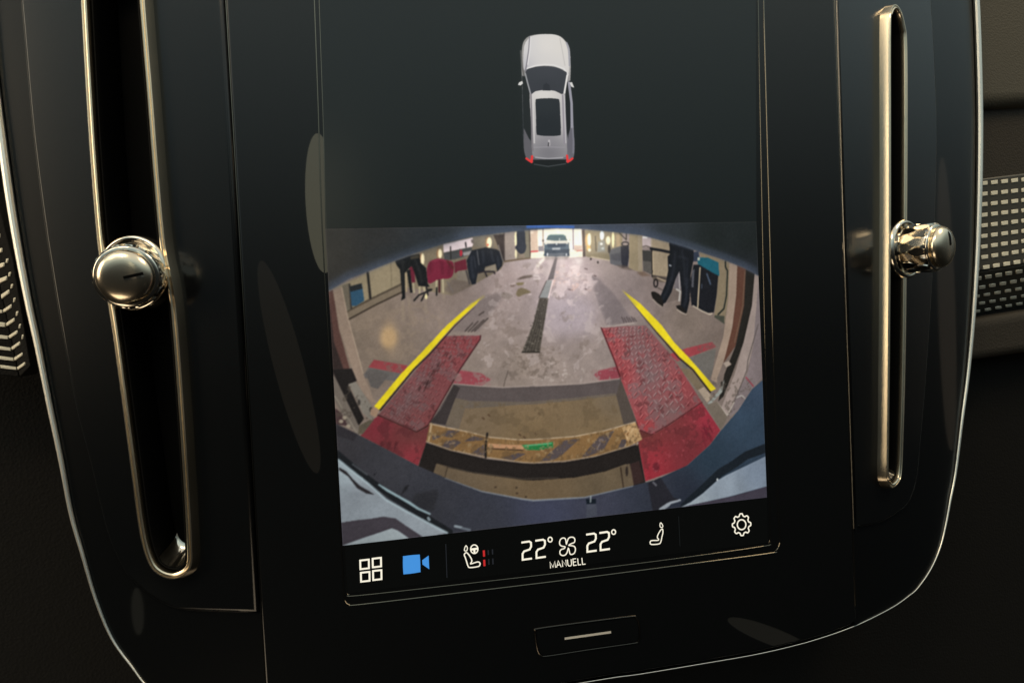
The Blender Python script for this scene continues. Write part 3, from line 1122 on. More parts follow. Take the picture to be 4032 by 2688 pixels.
P_(z5((505, 880), (600, 870), (625, 1160), (560, 1170)), (112, 32, 50))
P_(z5((1280, 1090), (1640, 1150), (1640, 1230), (1300, 1400), (1150, 1300)), (104, 90, 84), .7, 3)
for a in ([(1010, 1130), (1002, 1290)], [(1122, 1110), (1130, 1335)], [(700, 1250), (702, 1360)], [(780, 1240), (790, 1310)], [(585, 1180), (600, 1340)]):
    L_(z5(*a), 6, (182, 168, 134))
L_(z5((1060, 1120), (1060, 1330)), 7, (70, 30, 36))
L_(z5((1200, 1150), (1310, 1335)), 4, (112, 102, 96))
P_(z5((1390, 960), (1540, 940), (1580, 1150), (1380, 1110)), (128, 116, 104), .8)
L_(z5((1545, 950), (1610, 1190)), 5, (60, 56, 58))
P_(z5((255, 775), (520, 680), (700, 640), (720, 800), (780, 860), (820, 900), (850, 1180), (885, 1245), (680, 1225), (600, 960), (560, 870), (530, 880),
      (440, 985), (440, 1450), (365, 1490), (385, 1400), (345, 930), (290, 860)), (23, 24, 26))
P_(z5((465, 940), (530, 930), (572, 1345), (530, 1350)), (25, 26, 28))
L_(z5((450, 1000), (460, 1320)), 7, (178, 158, 122))
P_(z5((530, 700), (690, 650), (700, 720), (540, 745)), (96, 84, 64), .6)
for a in ([(600, 1490), (690, 1390), (910, 1300)], [(735, 1490), (790, 1380)], [(825, 1240), (850, 1390)], [(860, 1290), (920, 1290)], [(1010, 1260), (1010, 1390)]):
    L_(z5(*a), 6, (34, 32, 32))
e_(z5, (820, 1420), 22, 48, (236, 222, 160), 1, 1)
P_(z5((1555, 760), (1650, 580), (1760, 555), (1900, 525), (2100, 560), (2165, 600), (2212, 760), (2200, 860), (2112, 965), (2080, 825), (2000, 850),
      (1890, 880), (1870, 975), (1760, 980), (1720, 1190), (1650, 1205), (1600, 1080), (1570, 900)), (30, 33, 41))
L_(z5((1745, 590), (1780, 840)), 4, (88, 88, 92))
L_(z5((1690, 690), (1720, 900)), 3, (52, 55, 64))
L_(z5((2130, 490), (2220, 790)), 4, (120, 112, 106))
L_(z5((1760, 990), (1880, 960), (1920, 1050)), 6, (46, 40, 44))
L_(z5((1900, 965), (2050, 965), (2065, 1000)), 6, (46, 40, 44))
P_(z5((1890, 910), (2080, 830), (2085, 950), (1900, 945)), (150, 138, 120), .8)
# far end of the hall
P_(z6((160, 262), (345, 240), (392, 742), (168, 772)), (150, 135, 126))
L_(z6((160, 265), (166, 775)), 4, (70, 60, 58))
P_(z6((530, 235), (642, 225), (645, 720), (395, 745), (400, 650), (545, 560)), (118, 110, 92))
L_(z6((625, 230), (640, 715)), 6, (72, 60, 54))
L_(z6((168, 780), (400, 748), (640, 722)), 5, (104, 84, 66))
e_(z6, (370, 370), 20, 135, (255, 240, 186), 1, 1)
e_(z6, (374, 640), 18, 85, (240, 226, 176), 1, 1)
P_(z6((392, 240), (530, 228), (545, 420), (562, 520), (530, 620), (445, 642), (360, 530), (392, 470)), (40, 44, 55), sm=3)
P_(z6((425, 655), (520, 640), (540, 720), (420, 725)), (136, 118, 102), .8)
P_(z6((636, 200), (760, 188), (880, 183), (1560, 190), (1582, 690), (880, 705), (648, 705)), (250, 236, 208))
P_(z6((640, 208), (765, 198), (775, 600), (650, 612)), (205, 176, 152))
e_(z6, (665, 255), 26, 24, (245, 225, 200), .8, 2)
P_(z6((1428, 188), (1502, 188), (1526, 565), (1430, 582)), (244, 232, 204))
L_(z6((865, 188), (870, 590)), 4, (128, 108, 104))
L_(z6((1411, 180), (1416, 560)), 4, (96, 84, 116))
P_(z6((778, 502), (872, 500), (872, 602), (782, 604)), (126, 120, 124))
P_(z6((1426, 490), (1572, 490), (1577, 590), (1436, 592)), (192, 166, 150))
L_(z6((652, 604), (770, 598)), 5, (190, 44, 54))
L_(z6((1480, 592), (1575, 588)), 4, (180, 90, 84))
P_(z6((648, 625), (892, 612), (892, 712), (640, 725)), (242, 228, 194))
P_(z6((1340, 612), (1582, 602), (1590, 695), (1340, 712)), (240, 226, 198))
# parked car in the doorway
P_(z6((888, 480), (910, 440), (1300, 430), (1338, 480), (1348, 660), (1310, 692), (900, 692), (885, 640)), (62, 80, 94), sm=2)
P_(z6((922, 395), (955, 315), (1000, 292), (1230, 292), (1278, 318), (1304, 405), (1110, 412)), (70, 92, 98))
L_(z6((955, 318), (1000, 295), (1230, 294), (1275, 320)), 3, (130, 165, 160))
L_(z6((1165, 365), (1166, 400)), 3, (200, 205, 200))
P_(z6((898, 440), (930, 412), (1300, 406), (1328, 465), (1240, 462), (1140, 475), (1080, 465), (900, 475)), (196, 194, 182))
P_(z6((935, 462), (1285, 456), (1272, 525), (955, 530)), (44, 58, 74))
L_(z6((1080, 465), (1110, 505), (1142, 462)), 4, (40, 48, 60))
e_(z6, (1112, 462), 18, 22, (170, 180, 180))
P_(z6((900, 565), (1342, 560), (1342, 680), (900, 690)), (42, 54, 68))
P_(z6((1032, 535), (1176, 530), (1178, 566), (1034, 572)), (146, 154, 160))
e_(z6, (945, 658), 12, 32, (222, 226, 226))
e_(z6, (1290, 658), 12, 28, (190, 196, 200))
L_(z6((980, 655), (1250, 645)), 6, (84, 92, 100), .7)
e_(z6, (868, 405), 20, 24, (96, 84, 84))
e_(z6, (1355, 395), 14, 12, (190, 160, 146))
P_(z6((895, 690), (1345, 685), (1300, 745), (900, 755)), (120, 112, 106), .7, 2)
# right wall, shelves, machine
P_(z6((1575, 195), (1625, 198), (1640, 695), (1590, 695)), (72, 60, 56))
P_(z6((1622, 198), (2306, 245), (2306, 810), (2110, 770), (1642, 690)), cv.idw([(2310, 950, (134, 120, 92)), (2400, 980, (130, 122, 106)), (2440, 950, (140, 124, 96))]))
P_(z6((1870, 420), (1985, 400), (1995, 600), (1850, 612)), (132, 132, 124))
L_(z6((1815, 330), (1830, 590)), 5, (78, 72, 62))
for c, rx, ry, q in (((1680, 400), 50, 120, (196, 150, 96)), ((1705, 385), 34, 118, (255, 240, 196)), ((1692, 540), 34, 50, (226, 166, 92)),
                     ((1708, 575), 26, 30, (255, 240, 204)), ((1935, 310), 38, 85, (222, 232, 234)), ((1925, 466), 22, 20, (250, 246, 230)),
                     ((1950, 545), 28, 14, (190, 200, 196)), ((2048, 400), 40, 75, (250, 234, 184)), ((2136, 385), 22, 148, (255, 236, 174))):
    e_(z6, c, rx, ry, q, 1, 1.2)
P_(z6((2190, 290), (2260, 300), (2270, 520), (2200, 520)), (160, 138, 108))
P_(z6((1640, 645), (2110, 640), (2110, 760), (1660, 700)), (124, 112, 86), .8)
L_(z6((1740, 700), (2110, 770)), 4, (184, 168, 142))
e_(z6, (1735, 737), 16, 22, (40, 34, 32))
e_(z6, (1862, 797), 16, 24, (36, 30, 30))
P_(z2((735, 360), (850, 318), (860, 525), (750, 492)), (92, 92, 96))
P_(z2((750, 400), (850, 385), (855, 470), (755, 450)), (74, 74, 80), .7)
P_(z2((848, 322), (928, 312), (938, 390), (918, 522), (860, 532)), (46, 46, 55))
e_(z2, (738, 350), 14, 40, (60, 55, 52))
L_([q for q in oval(z2((895, 300))[0], 34 * .404, 20 * .404)], 5, (44, 42, 46), closed=True)
P_(z2((800, 500), (930, 515), (1000, 560), (860, 540)), (92, 78, 70), .7, 2)
P_(z2((935, 190), (1060, 215), (1062, 575), (990, 560), (930, 530)), (148, 132, 104))
L_(z2((835, 190), (905, 260), (905, 190)), 4, (52, 48, 46))
P_(z2((1018, 210), (1056, 215), (1060, 575), (1022, 560)), (158, 142, 118))
P_(z2((1060, 220), (1150, 235), (1152, 330), (1062, 332)), (192, 174, 172))
P_(z2((1064, 226), (1112, 230), (1110, 243), (1065, 241)), (250, 246, 235))
L_(z2((1066, 325), (1100, 318), (1150, 335)), 4, (92, 80, 72))
P_(z2((1062, 360), (1148, 364), (1150, 595), (1072, 560)), (62, 60, 57))
P_(z2((1064, 465), (1148, 470), (1148, 590), (1070, 560)), (98, 92, 86), .8)
P_(z2((1145, 238), (1335, 285), (1335, 622), (1150, 602)), (160, 142, 116))
L_(z2((1150, 238), (1150, 330)), 5, (172, 156, 136))
P_(z2((1150, 604), (1310, 615), (1290, 680), (1170, 655)), (106, 92, 80))
P_(z2((1000, 575), (1075, 565), (1150, 610), (1060, 615)), (112, 88, 70), .7, 2)
# wall right of the walking figure
P_(z2((1610, 375), (1910, 475), (1905, 800), (1862, 1075), (1760, 1010), (1790, 760)), (138, 122, 96))
L_(z2((1870, 470), (1872, 525), (1890, 560), (1880, 800), (1855, 930), (1800, 985)), 7, (38, 42, 36))
L_(z2((1882, 560), (1872, 800), (1848, 920)), 3, (120, 110, 90))
P_(z2((1770, 990), (1860, 1000), (1862, 1080), (1760, 1010)), (56, 62, 54), .8)
# walking figure with trolley
L_(z2((1152, 340), (1158, 615)), 6, (40, 36, 36))
L_(z2((1163, 380), (1166, 600)), 3, (204, 180, 142))
L_(z2((1145, 345), (1240, 360), (1340, 382)), 11, (27, 27, 32))
L_(z2((1158, 605), (1300, 640)), 5, (64, 56, 52))
L_(z2((1205, 625), (1290, 665)), 4, (186, 164, 136))
L_([q for q in oval(z2((1192, 680))[0], 18 * .404, 38 * .404)], 6, (38, 34, 34), closed=True)
L_(z2((1210, 725), (1260, 750)), 4, (84, 74, 68))
P_(z2((1400, 560), (1432, 540), (1440, 780), (1365, 740)), (112, 104, 106))
P_(z2((1360, 730), (1460, 750), (1450, 830), (1300, 870)), (116, 102, 94))
L_(z2((1395, 740), (1430, 760), (1420, 850)), 7, (186, 180, 172))
L_(z2((1420, 590), (1425, 740)), 3, (196, 188, 184))
P_(z2((1545, 380), (1610, 370), (1620, 470), (1550, 470)), (50, 58, 76))
P_(z2((1560, 500), (1640, 500), (1802, 600), (1785, 800), (1758, 965), (1690, 972), (1540, 895), (1520, 700)), (26, 27, 33))
P_(z2((1545, 560), (1570, 540), (1560, 720), (1540, 720)), (110, 110, 118), .7)
L_(z2((1690, 590), (1725, 690)), 6, (86, 104, 128), .8)
L_(z2((1640, 690), (1640, 730)), 4, (86, 100, 120), .7)
P_(z2((1600, 428), (1700, 432), (1802, 478), (1812, 612), (1740, 575), (1600, 492)), (24, 94, 112))
P_(z2((1600, 430), (1622, 432), (1620, 460), (1598, 458)), (190, 188, 170))
L_(z2((1623, 530), (1612, 720), (1600, 915)), 5.5, (196, 176, 142))
L_(z2((1555, 900), (1640, 950), (1720, 985), (1740, 975)), 4, (206, 190, 166))
P_(z2((1322, 278), (1440, 312), (1560, 360), (1562, 440), (1532, 600), (1522, 850), (1495, 965), (1430, 925), (1445, 780), (1422, 560), (1385, 640),
      (1345, 770), (1290, 868), (1250, 890), (1235, 815), (1290, 680), (1312, 560), (1308, 420), (1330, 400)), (22, 24, 30))
L_(z2((1500, 470), (1490, 860)), 8, (30, 33, 42), .8)
L_(z2((1325, 505), (1340, 512)), 5, (172, 176, 180))
P_(z2((1148, 770), (1180, 763), (1238, 800), (1266, 880), (1250, 908), (1190, 862), (1160, 822)), (30, 26, 24), sm=3)
L_(z2((1166, 838), (1205, 878), (1250, 908)), 2.5, (196, 180, 160))
P_(z2((1388, 900), (1430, 892), (1495, 960), (1484, 982), (1402, 932)), (28, 25, 24))
L_(z2((1400, 935), (1440, 965), (1490, 984)), 2.5, (206, 190, 170))
# floor marks and stains, with wet reflections painted into the picture
P_(z2((540, 580), (640, 640), (800, 800), (940, 1000), (1010, 1052), (720, 1092), (640, 900)), (112, 101, 102), .7, 3)
P_(z1((1630, 800), (1840, 770), (1710, 950), (1570, 1150), (1310, 1150), (1440, 1000)), (112, 100, 98), .55, 3)
for a in ([(1438, 1148), (1512, 1068)], [(1470, 1152), (1565, 1052)], [(1500, 1152), (1622, 1038)], [(1530, 1147), (1662, 1022)], [(1575, 990), (1620, 960)]):
    L_(z1(*a), 5, (70, 60, 56), .9)
for i in range(6):
    L_(z2((860 + i * 24, 1010 + (i % 2) * 10), (884 + i * 24, 1062 - i * 2)), 4.5, (80, 68, 68), .85)
L_(z2((660, 1112), (800, 1095), (980, 1068)), 5, (166, 150, 142))
for q, c, a in (([(1935, 785), (1960, 735), (2010, 730), (2080, 768), (2010, 790), (1960, 812)], (112, 98, 70), .9), ([(1785, 795), (1830, 770), (1905, 800), (1880, 832), (1830, 832)], (104, 90, 80), .8),
                ([(1945, 645), (2000, 612), (2100, 598), (2090, 622), (2000, 640)], (92, 78, 70), .9), ([(1875, 710), (1910, 680), (1930, 690), (1915, 715)], (110, 92, 82), .8),
                ([(1940, 680), (2010, 672), (1995, 695), (1950, 700)], (120, 106, 70), .9), ([(2080, 560), (2200, 545), (2190, 580), (2090, 590)], (196, 176, 168), .5)):
    P_(z1(*q), c, a, 1.2, 3)
L_(z1((2095, 605), (2150, 610), (2170, 640), (2110, 640)), 4, (212, 198, 192), .9, 1.2)
L_(z1((2140, 520), (2170, 480), (2205, 445)), 10, (232, 222, 206), .9, 2)
P_(z2((400, 430), (480, 440), (470, 500), (420, 500)), (222, 212, 206), .6, 4)
for k in range(40):
    x, y = random.gauss(330, 90), random.gauss(660, 70)
    L_(z2((x, y), (x + random.uniform(15, 60), y + random.uniform(-8, 8))), random.uniform(2, 6),
       random.choice([(206, 176, 164), (196, 166, 156), (140, 118, 112), (212, 190, 182)]), .55, 1.5)
for x, y, l in ((340, 740, 40), (490, 735, 30), (500, 538, 25), (590, 605, 20)):
    L_(z2((x, y), (x + l, y + 8)), 4, (84, 66, 66), .9)
P_(z2((60, 800), (420, 800), (620, 900), (560, 1180), (100, 1200)), (170, 158, 170), .35, 14)
for k in range(140):
    x, y = random.gauss(2080, 190), 1300 + abs(random.gauss(0, 130))
    if y < 1560:
        q = random.uniform(6, 34)
        L_(z1((x, y), (x + q, y + random.uniform(-6, 6))), random.uniform(1.5, 4), random.choice([(116, 100, 88), (124, 108, 96), (168, 152, 142)]), .55, .8)
for k in range(60):
    x, y = random.uniform(1600, 1950), random.uniform(930, 1300)
    q = random.uniform(8, 34)
    L_(z1((x, y), (x + q, y - q * .5)), random.uniform(1.5, 4), random.choice([(124, 108, 98), (158, 142, 132)]), .45, 1)
floor_c = z1((1700, 600), (2100, 470)) + z2((520, 520), (760, 1050)) + z4((560, 60), (0, 150)) + z3((1700, 120),) + z1((1500, 1300),)
cv.stain(floor_c, (122, 106, 96), 30, .75, .4)
cv.stain(floor_c, (186, 170, 164), 22, .8, .4)
cv.stain(z2((0, 430), (420, 420), (640, 650), (420, 900), (100, 900), (-250, 700)), (214, 194, 190), 24, .35, .55)
cv.stain(z2((160, 560), (440, 560), (520, 760), (160, 760)), (206, 170, 156), 14, .3, .6)
cv.stain(z1((1850, 1320), (2352, 1330), (2352, 1600), (1750, 1620)), (112, 98, 88), 12, .55, .6)
cv.stain(z4((0, 0), (500, 0), (480, 130), (0, 150)), (186, 172, 162), 12, .8, .5)
for x, w_ in ((700, 30), (800, 50), (1000, 60), (1200, 70), (1400, 60), (1500, 40)):
    L_(z6((x, 700), (x + (x - 1120) * .25, 1050)), w_ * .22, (228, 214, 206), .35, 5)
cv.stain(z1((300, 1050), (1200, 820), (1250, 1150), (880, 1440), (520, 1420)), (150, 130, 110), 40, .2, .4)
# drain channel
P_(z1((1993, 1352), (2165, 1352), (2202, 1130), (2252, 822), (2163, 818), (2100, 1080)), (82, 75, 66))
for t in (.16, .34, .5, .66, .84):
    a, b = z1((1995 + 170 * t, 1345), (2165 + 86 * t, 822))
    L_([a, ((a[0] + b[0]) / 2 + 4, (a[1] + b[1]) / 2), b], 2.6, (52, 46, 42) if round(t * 100) % 2 == 0 else (120, 112, 100), .8, .6)
for k in range(90):
    t, s = random.random() ** 1.6, random.random()
    a, b = z1((1998 + 160 * s, 1342), (2166 + 82 * s, 825))
    x, y = a[0] + (b[0] - a[0]) * t, a[1] + (b[1] - a[1]) * t
    L_([(x - 2.2, y), (x + 2.2, y + .6)], 2.4, random.choice([(44, 40, 36), (130, 122, 110), (50, 45, 42)]), .8, .5)
L_(z1((1995, 1352), (2165, 1352)), 5, (46, 42, 36))
P_(z1((2163, 820), (2252, 825), (2296, 655), (2236, 650)), (132, 134, 132))
L_(z1((2252, 822), (2294, 658)), 4.5, (232, 204, 198))
L_(z1((2158, 822), (2232, 655)), 3, (70, 62, 60))
P_(z2((137, 652), (196, 640), (234, 430), (212, 428)), (92, 85, 86))
# lamp shine on the left floor
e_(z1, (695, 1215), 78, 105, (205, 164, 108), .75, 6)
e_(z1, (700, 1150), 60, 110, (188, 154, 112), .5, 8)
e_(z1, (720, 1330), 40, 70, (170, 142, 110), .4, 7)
for x, y0, y1 in ((890, 820, 900), (1050, 860, 960), (830, 860, 1040), (1225, 770, 830)):
    L_(z1((x, y0), (x + 6, y1)), 6, (184, 164, 130), .45, 3)
# red floor paint and pit corners
P_(z1((550, 1425), (880, 1482), (840, 1562), (495, 1500)), (152, 64, 68))
P_(z1((500, 1500), (840, 1567), (820, 1640), (430, 1600)), (104, 98, 94))
P_(z3((590, 200), (700, 60), (560, 0), (470, 40), (520, 180)), (96, 90, 86))
P_(z2((1320, 1372), (1500, 1310), (1740, 1253), (1778, 1300), (1600, 1370), (1400, 1440)), (162, 64, 70))
P_(z2((1430, 1445), (1620, 1370), (1780, 1320), (1740, 1567), (1700, 1640), (1560, 1640)), (110, 105, 98))
P_(z4((1430, 0), (1540, 0), (1660, 180), (1600, 215)), (122, 106, 84))
P_(z3((1390, 15), (1600, 50), (1690, 110), (1600, 168), (1320, 150)), (152, 68, 76), 1, 1.5)
P_(z4((590, 60), (640, 20), (820, -20), (858, 100), (640, 115)), (146, 64, 74), 1, 1.8)
L_(z3((1860, 20), (1830, 110), (1815, 175)), 3, (92, 80, 72))
# pit
P_(z3((1330, 148), (1560, 170), (1800, 183)) + z4((0, 172), (300, 160), (480, 148), (850, 98), (1000, 510), (1030, 640)) + z3((1080, 600), (1110, 520)), (88, 78, 76))
P_(z3((1330, 155), (1390, 190), (1345, 290), (1250, 548), (1095, 525), (1200, 400)), (58, 51, 50))
P_(z3((1345, 288), (1470, 312), (1445, 385), (1372, 595), (1248, 552)), (106, 93, 78))
P_(z3((1440, 385), (2000, 348)) + z4((0, 342), (400, 302), (805, 256), (885, 545), (500, 655), (0, 700)) + z3((2000, 705), (1650, 665), (1372, 600)), cv.idw([(1850, 1630, (118, 99, 76)), (2100, 1600, (126, 104, 76)), (2100, 1700, (120, 98, 68)), (2400, 1580, (112, 96, 76)), (2350, 1680, (124, 102, 72))]))
P_(z3((1465, 315), (2000, 325)) + z4((0, 320), (400, 285), (800, 240), (808, 262), (400, 312), (0, 350)) + z3((2000, 352), (1445, 390)), (104, 92, 80))
P_(z4((850, 100), (1002, 512), (878, 545), (808, 256)), (80, 70, 63))
L_(z3((1330, 150), (1560, 170), (1800, 185), (2000, 175)) + z4((0, 172), (480, 148), (850, 98)), 4, (168, 152, 142), .8)
for x, y in ((1665, 450), (1610, 480), (2155, 435), (2120, 630), (1965, 640), (2010, 665)):
    L_(z3((x, y), (x + 14, y + 12)), 6, (84, 62, 44), .9)
# ramp plates
plL = z1((1240, 1195), (1590, 1190), (1585, 1228)) + z3((1388, 10), (1115, 490), (1072, 560), (965, 620), (590, 455))
P_(plL, cv.idw([(1700, 1500, (126, 64, 66)), (1780, 1350, (134, 66, 68)), (1850, 1340, (138, 62, 66)), (1560, 1640, (112, 70, 70)), (1690, 1650, (132, 66, 66)), (1640, 1560, (112, 80, 80))]))
plR = z2((660, 1115), (1092, 1090), (1322, 1360)) + z4((1432, 0), (1642, 330), (1300, 560), (1150, 646), (1040, 602), (850, 100)) + z2((800, 1460))
P_(z4((1000, 500), (1180, 600), (1150, 700), (1020, 720)), (104, 50, 46))
P_(plR, cv.idw([(2400, 1330, (168, 66, 70)), (2500, 1310, (128, 92, 92)), (2450, 1480, (164, 62, 66)), (2560, 1480, (124, 98, 98)), (2680, 1520, (158, 64, 68)),
                (2540, 1690, (168, 58, 62)), (2640, 1620, (122, 98, 96)), (2740, 1580, (146, 66, 70))]))


def quadmap(q, s, t):
    q = np.array(q, float)
    return (q[0] * (1 - s) + q[1] * s) * (1 - t) + (q[3] * (1 - s) + q[2] * s) * t


cv.stain(plR, (118, 100, 100), 26, .1, .5)
cv.stain(plR, (92, 44, 46), 14, .9, .5)
cv.stain(plL, (112, 92, 92), 26, .2, .5)
cv.stain(plL, (78, 40, 42), 14, .9, .5)
qR = z2((680, 1125), (1085, 1100)) + z4((1610, 330), (1060, 590))
for r in range(17):
    t = ((r + .5) / 17) ** 1.3
    for c in range(11):
        s = (c + .5 + (.25 if r % 2 else -.25)) / 11
        x, y = quadmap(qR, s, t)
        w = 7 + 10 * t
        d = 1 if (c + r) % 2 else -1
        hi, lo = ((186, 160, 156), (84, 58, 58)) if .3 < s < .8 else ((214, 128, 124), (96, 30, 36))
        L_([(x - w * .35 * d + 2, y + w * .45 + 2), (x + w * .35 * d + 2, y - w * .45 + 2)], 3.6, lo, .75, .6)
        L_([(x - w * .35 * d, y + w * .45), (x + w * .35 * d, y - w * .45)], 3.0, hi, .75, .5)
qL = z1((1250, 1200), (1580, 1195)) + z3((960, 605), (610, 450))
for r in range(20):
    t = (r + .5) / 20
    for c in range(10):
        s = (c + .5 + (.25 if r % 2 else -.25)) / 10
        x, y = quadmap(qL, s, t)
        w = 5 + 8 * t
        d = 1 if (c + r) % 2 else -1
        hi, lo = ((164, 128, 126), (78, 46, 48)) if .2 < s < .6 else ((178, 104, 102), (84, 34, 38))
        L_([(x - w * .4 * d + 1.8, y + w * .4 + 1.8), (x + w * .4 * d + 1.8, y - w * .4 + 1.8)], 3.2, lo, .6, .6)
        L_([(x - w * .4 * d, y + w * .4), (x + w * .4 * d, y - w * .4)], 2.6, hi, .6, .5)
for k in range(44):
    a = random.random()
    x, y = quadmap(z1((1230, 1380), (1330, 1360)) + z3((1040, 240), (960, 220)), random.random(), a)
    L_([(x, y), (x + 9, y - 14)], 3, (62, 38, 38), .6, .8)
L_(plL[1:6], 4, (64, 26, 30))
L_(plL[5:8], 5, (56, 30, 28))
L_([plR[0], plR[9], plR[8]], 5, (84, 30, 34))
L_(plR[4:8], 5, (84, 34, 36))
# lower red platforms
P_(z3((590, 460), (965, 622), (1062, 575), (1112, 528), (1062, 705), (1062, 735), (980, 950), (420, 655), (540, 500)),
   cv.idw([(1500, 1680, (138, 44, 56)), (1600, 1700, (96, 56, 52)), (1650, 1720, (104, 54, 52)), (1620, 1790, (158, 48, 60)), (1560, 1740, (116, 50, 52))]))
for k in range(16):
    a, b = z3((620 + random.uniform(0, 170), 700 + random.uniform(0, 40)), (0, 0))
    L_([a, (a[0] - 8, a[1] + random.uniform(12, 34))], 4, (86, 34, 38), .6, .8)
P_(z4((1642, 332), (1822, 602), (1720, 742), (1480, 960), (1092, 1097), (1020, 740), (1042, 690), (1150, 652), (1310, 562)),
   cv.idw([(2800, 1640, (164, 46, 62)), (2560, 1720, (112, 54, 50)), (2660, 1680, (122, 52, 54)), (2580, 1800, (164, 48, 58)), (2540, 1860, (170, 42, 56)), (2700, 1780, (122, 46, 52))]))
for k in range(16):
    a = z4((1640 + random.uniform(-10, 80), 520 + random.uniform(0, 150)))[0]
    L_([a, (a[0] + 14, a[1] + random.uniform(14, 44))], 4, (112, 28, 44), .6, .8)
e_(z4, (1195, 960), 34, 46, (106, 34, 44), .8, 1.5)
# below the beam
P_(z3((1060, 720), (1300, 800), (1650, 880), (2000, 920)) + z4((0, 925), (300, 910), (600, 860), (1022, 735), (1092, 1110), (970, 1150), (500, 1270), (0, 1300)) + z3((1600, 1250), (980, 960)), (36, 31, 29))
P_(z3((1160, 925), (1260, 952), (1500, 1012), (2000, 1085)) + z4((0, 1090), (400, 1062), (700, 1002), (900, 930), (962, 1000), (978, 1150), (560, 1265), (0, 1300)) + z3((2000, 1290), (1600, 1230), (1130, 1015)), cv.idw([(1800, 1880, (108, 91, 70)), (2100, 1940, (112, 92, 66)), (2400, 1900, (106, 90, 68))]))
L_(z3((1240, 950), (1500, 1010), (2000, 1075)) + z4((0, 1070), (240, 1065)), 5, (62, 54, 46))
L_(z3((1265, 960), (1240, 1060)), 5, (66, 54, 42))
P_(z3((1160, 925), (1262, 952), (1240, 1062), (1135, 1010)), (100, 84, 64), .7)
L_(z4((850, 965), (878, 1165)), 6, (64, 50, 38))
P_(z4((860, 945), (938, 925), (965, 1010), (978, 1135), (885, 1165)), (104, 88, 68), .9)
e_(z4, (910, 1000), 14, 50, (54, 44, 38))
P_(z4((940, 930), (1030, 900), (1080, 1100), (978, 1135)), (58, 40, 38), .9)
for x, y in ((1735, 1155), (1940, 1160), (1945, 1215), (2030, 1250)):
    e_(z3, (x, y), 12, 10, (70, 56, 42))
# striped beam
beam = z3((1095, 535), (1300, 580), (1500, 622), (1660, 665), (1950, 692)) + z4((0, 692), (400, 660), (700, 602), (990, 520), (1060, 690), (930, 755), (600, 852), (300, 900), (0, 917)) + z3((2000, 912), (1650, 862), (1300, 792), (1060, 708))
P_(beam, (134, 100, 60))
for q in (z3((1270, 600), (1390, 605), (1300, 675), (1200, 650)), z3((1510, 655), (1640, 680), (1600, 700), (1430, 710)), z3((1250, 710), (1350, 690), (1400, 720), (1310, 790), (1200, 760)),
          z3((1490, 830), (1620, 740), (1640, 860), (1560, 850)), z3((1120, 640), (1210, 660), (1120, 700)), z3((1790, 870), (1960, 820), (2030, 830), (1900, 900)),
          z4((300, 700), (455, 680), (270, 850), (190, 895), (60, 905)), z4((640, 660), (790, 600), (680, 800), (500, 865), (470, 860)), z4((860, 690), (905, 690), (900, 765), (820, 785))):
    P_(q, (82, 72, 74), .95)
P_(z4((862, 575), (992, 520), (1060, 690), (930, 755), (905, 690)), (186, 148, 100))
for k in range(26):
    x, y = z4((random.uniform(885, 1030), random.uniform(560, 740)))[0]
    L_([(x, y), (x + random.uniform(-5, 5), y + random.uniform(2, 9))], 4, random.choice([(96, 62, 34), (120, 76, 40), (214, 182, 136)]), .7, .8)
L_(z3((1095, 537), (1300, 582), (1500, 624), (1660, 667), (1950, 694)) + z4((0, 692), (400, 662), (700, 604), (990, 522)), 4, (186, 164, 134))
L_(z3((1060, 708), (1300, 792), (1650, 862), (2000, 912)) + z4((0, 917), (300, 900), (600, 852), (930, 755)), 3, (170, 146, 112))
L_(z3((1110, 540), (1085, 700)), 6, (186, 160, 122))
L_(z3((1655, 632), (1640, 730), (1640, 865)), 8, (34, 30, 28))
P_(z3((1662, 728), (1860, 742), (2010, 745), (2010, 790), (1662, 775)), (188, 138, 98))
P_(z3((1990, 745), (2140, 735), (2290, 714)) + z4((190, 708), (192, 770)) + z3((2160, 795), (2030, 792)), (34, 122, 62))
L_(z3((2020, 752), (2280, 728)), 4, (112, 190, 138), .9)
L_(z3((1662, 778), (2000, 795)), 4, (60, 44, 34))
e_(z4, (660, 700), 26, 16, (150, 132, 124), .5)
L_(z4((650, 730), (620, 780), (640, 820)), 5, (150, 134, 126), .6)
for k in range(40):
    a = quadmap(z3((1100, 600), (2300, 720)) + z3((2300, 880), (1100, 690)), random.random(), random.random())
    L_([tuple(a), (a[0] + random.uniform(-8, 8), a[1] + 2)], 2.4, random.choice([(104, 76, 48), (160, 124, 80)]), .5, .8)
# posts on the right
P_(z2((1910, 478), (1986, 508), (1982, 750), (1925, 1200), (1850, 1455), (1790, 1600)) + z4((1790, 140), (1730, 110)) + z2((1740, 1567), (1850, 1200), (1898, 850)), (164, 141, 122))
P_(z2((1986, 508), (2072, 543), (2055, 900), (1970, 1290), (1850, 1460), (1872, 1380), (1940, 1100), (1976, 800)), (100, 64, 50))
P_(z2((2070, 543), (2158, 590), (2130, 900), (2050, 1250), (1935, 1567)) + z4((1850, 275), (1800, 320), (1850, 120)) + z2((1860, 1567), (1970, 1290), (2052, 900)), (38, 35, 31))
L_(z2((2060, 560), (2040, 900), (1960, 1260)), 3, (124, 104, 82), .8)
P_(z2((2156, 588), (2195, 605), (2215, 1000), (2110, 1420), (2070, 1567)) + z4((1960, 280), (1890, 462), (1830, 385)) + z2((1960, 1567), (2050, 1250), (2130, 900)), (164, 146, 137))
P_(z2((2195, 640), (2212, 1000), (2240, 1567)) + z4((2235, 85), (2130, 205), (2000, 405), (1905, 470), (1970, 270)) + z2((2080, 1567), (2140, 1300)), (132, 118, 118))
L_(z2((2190, 1080), (2090, 1430)) + z4((2078, 20), (1980, 270), (1955, 330)), 4, (98, 88, 84))
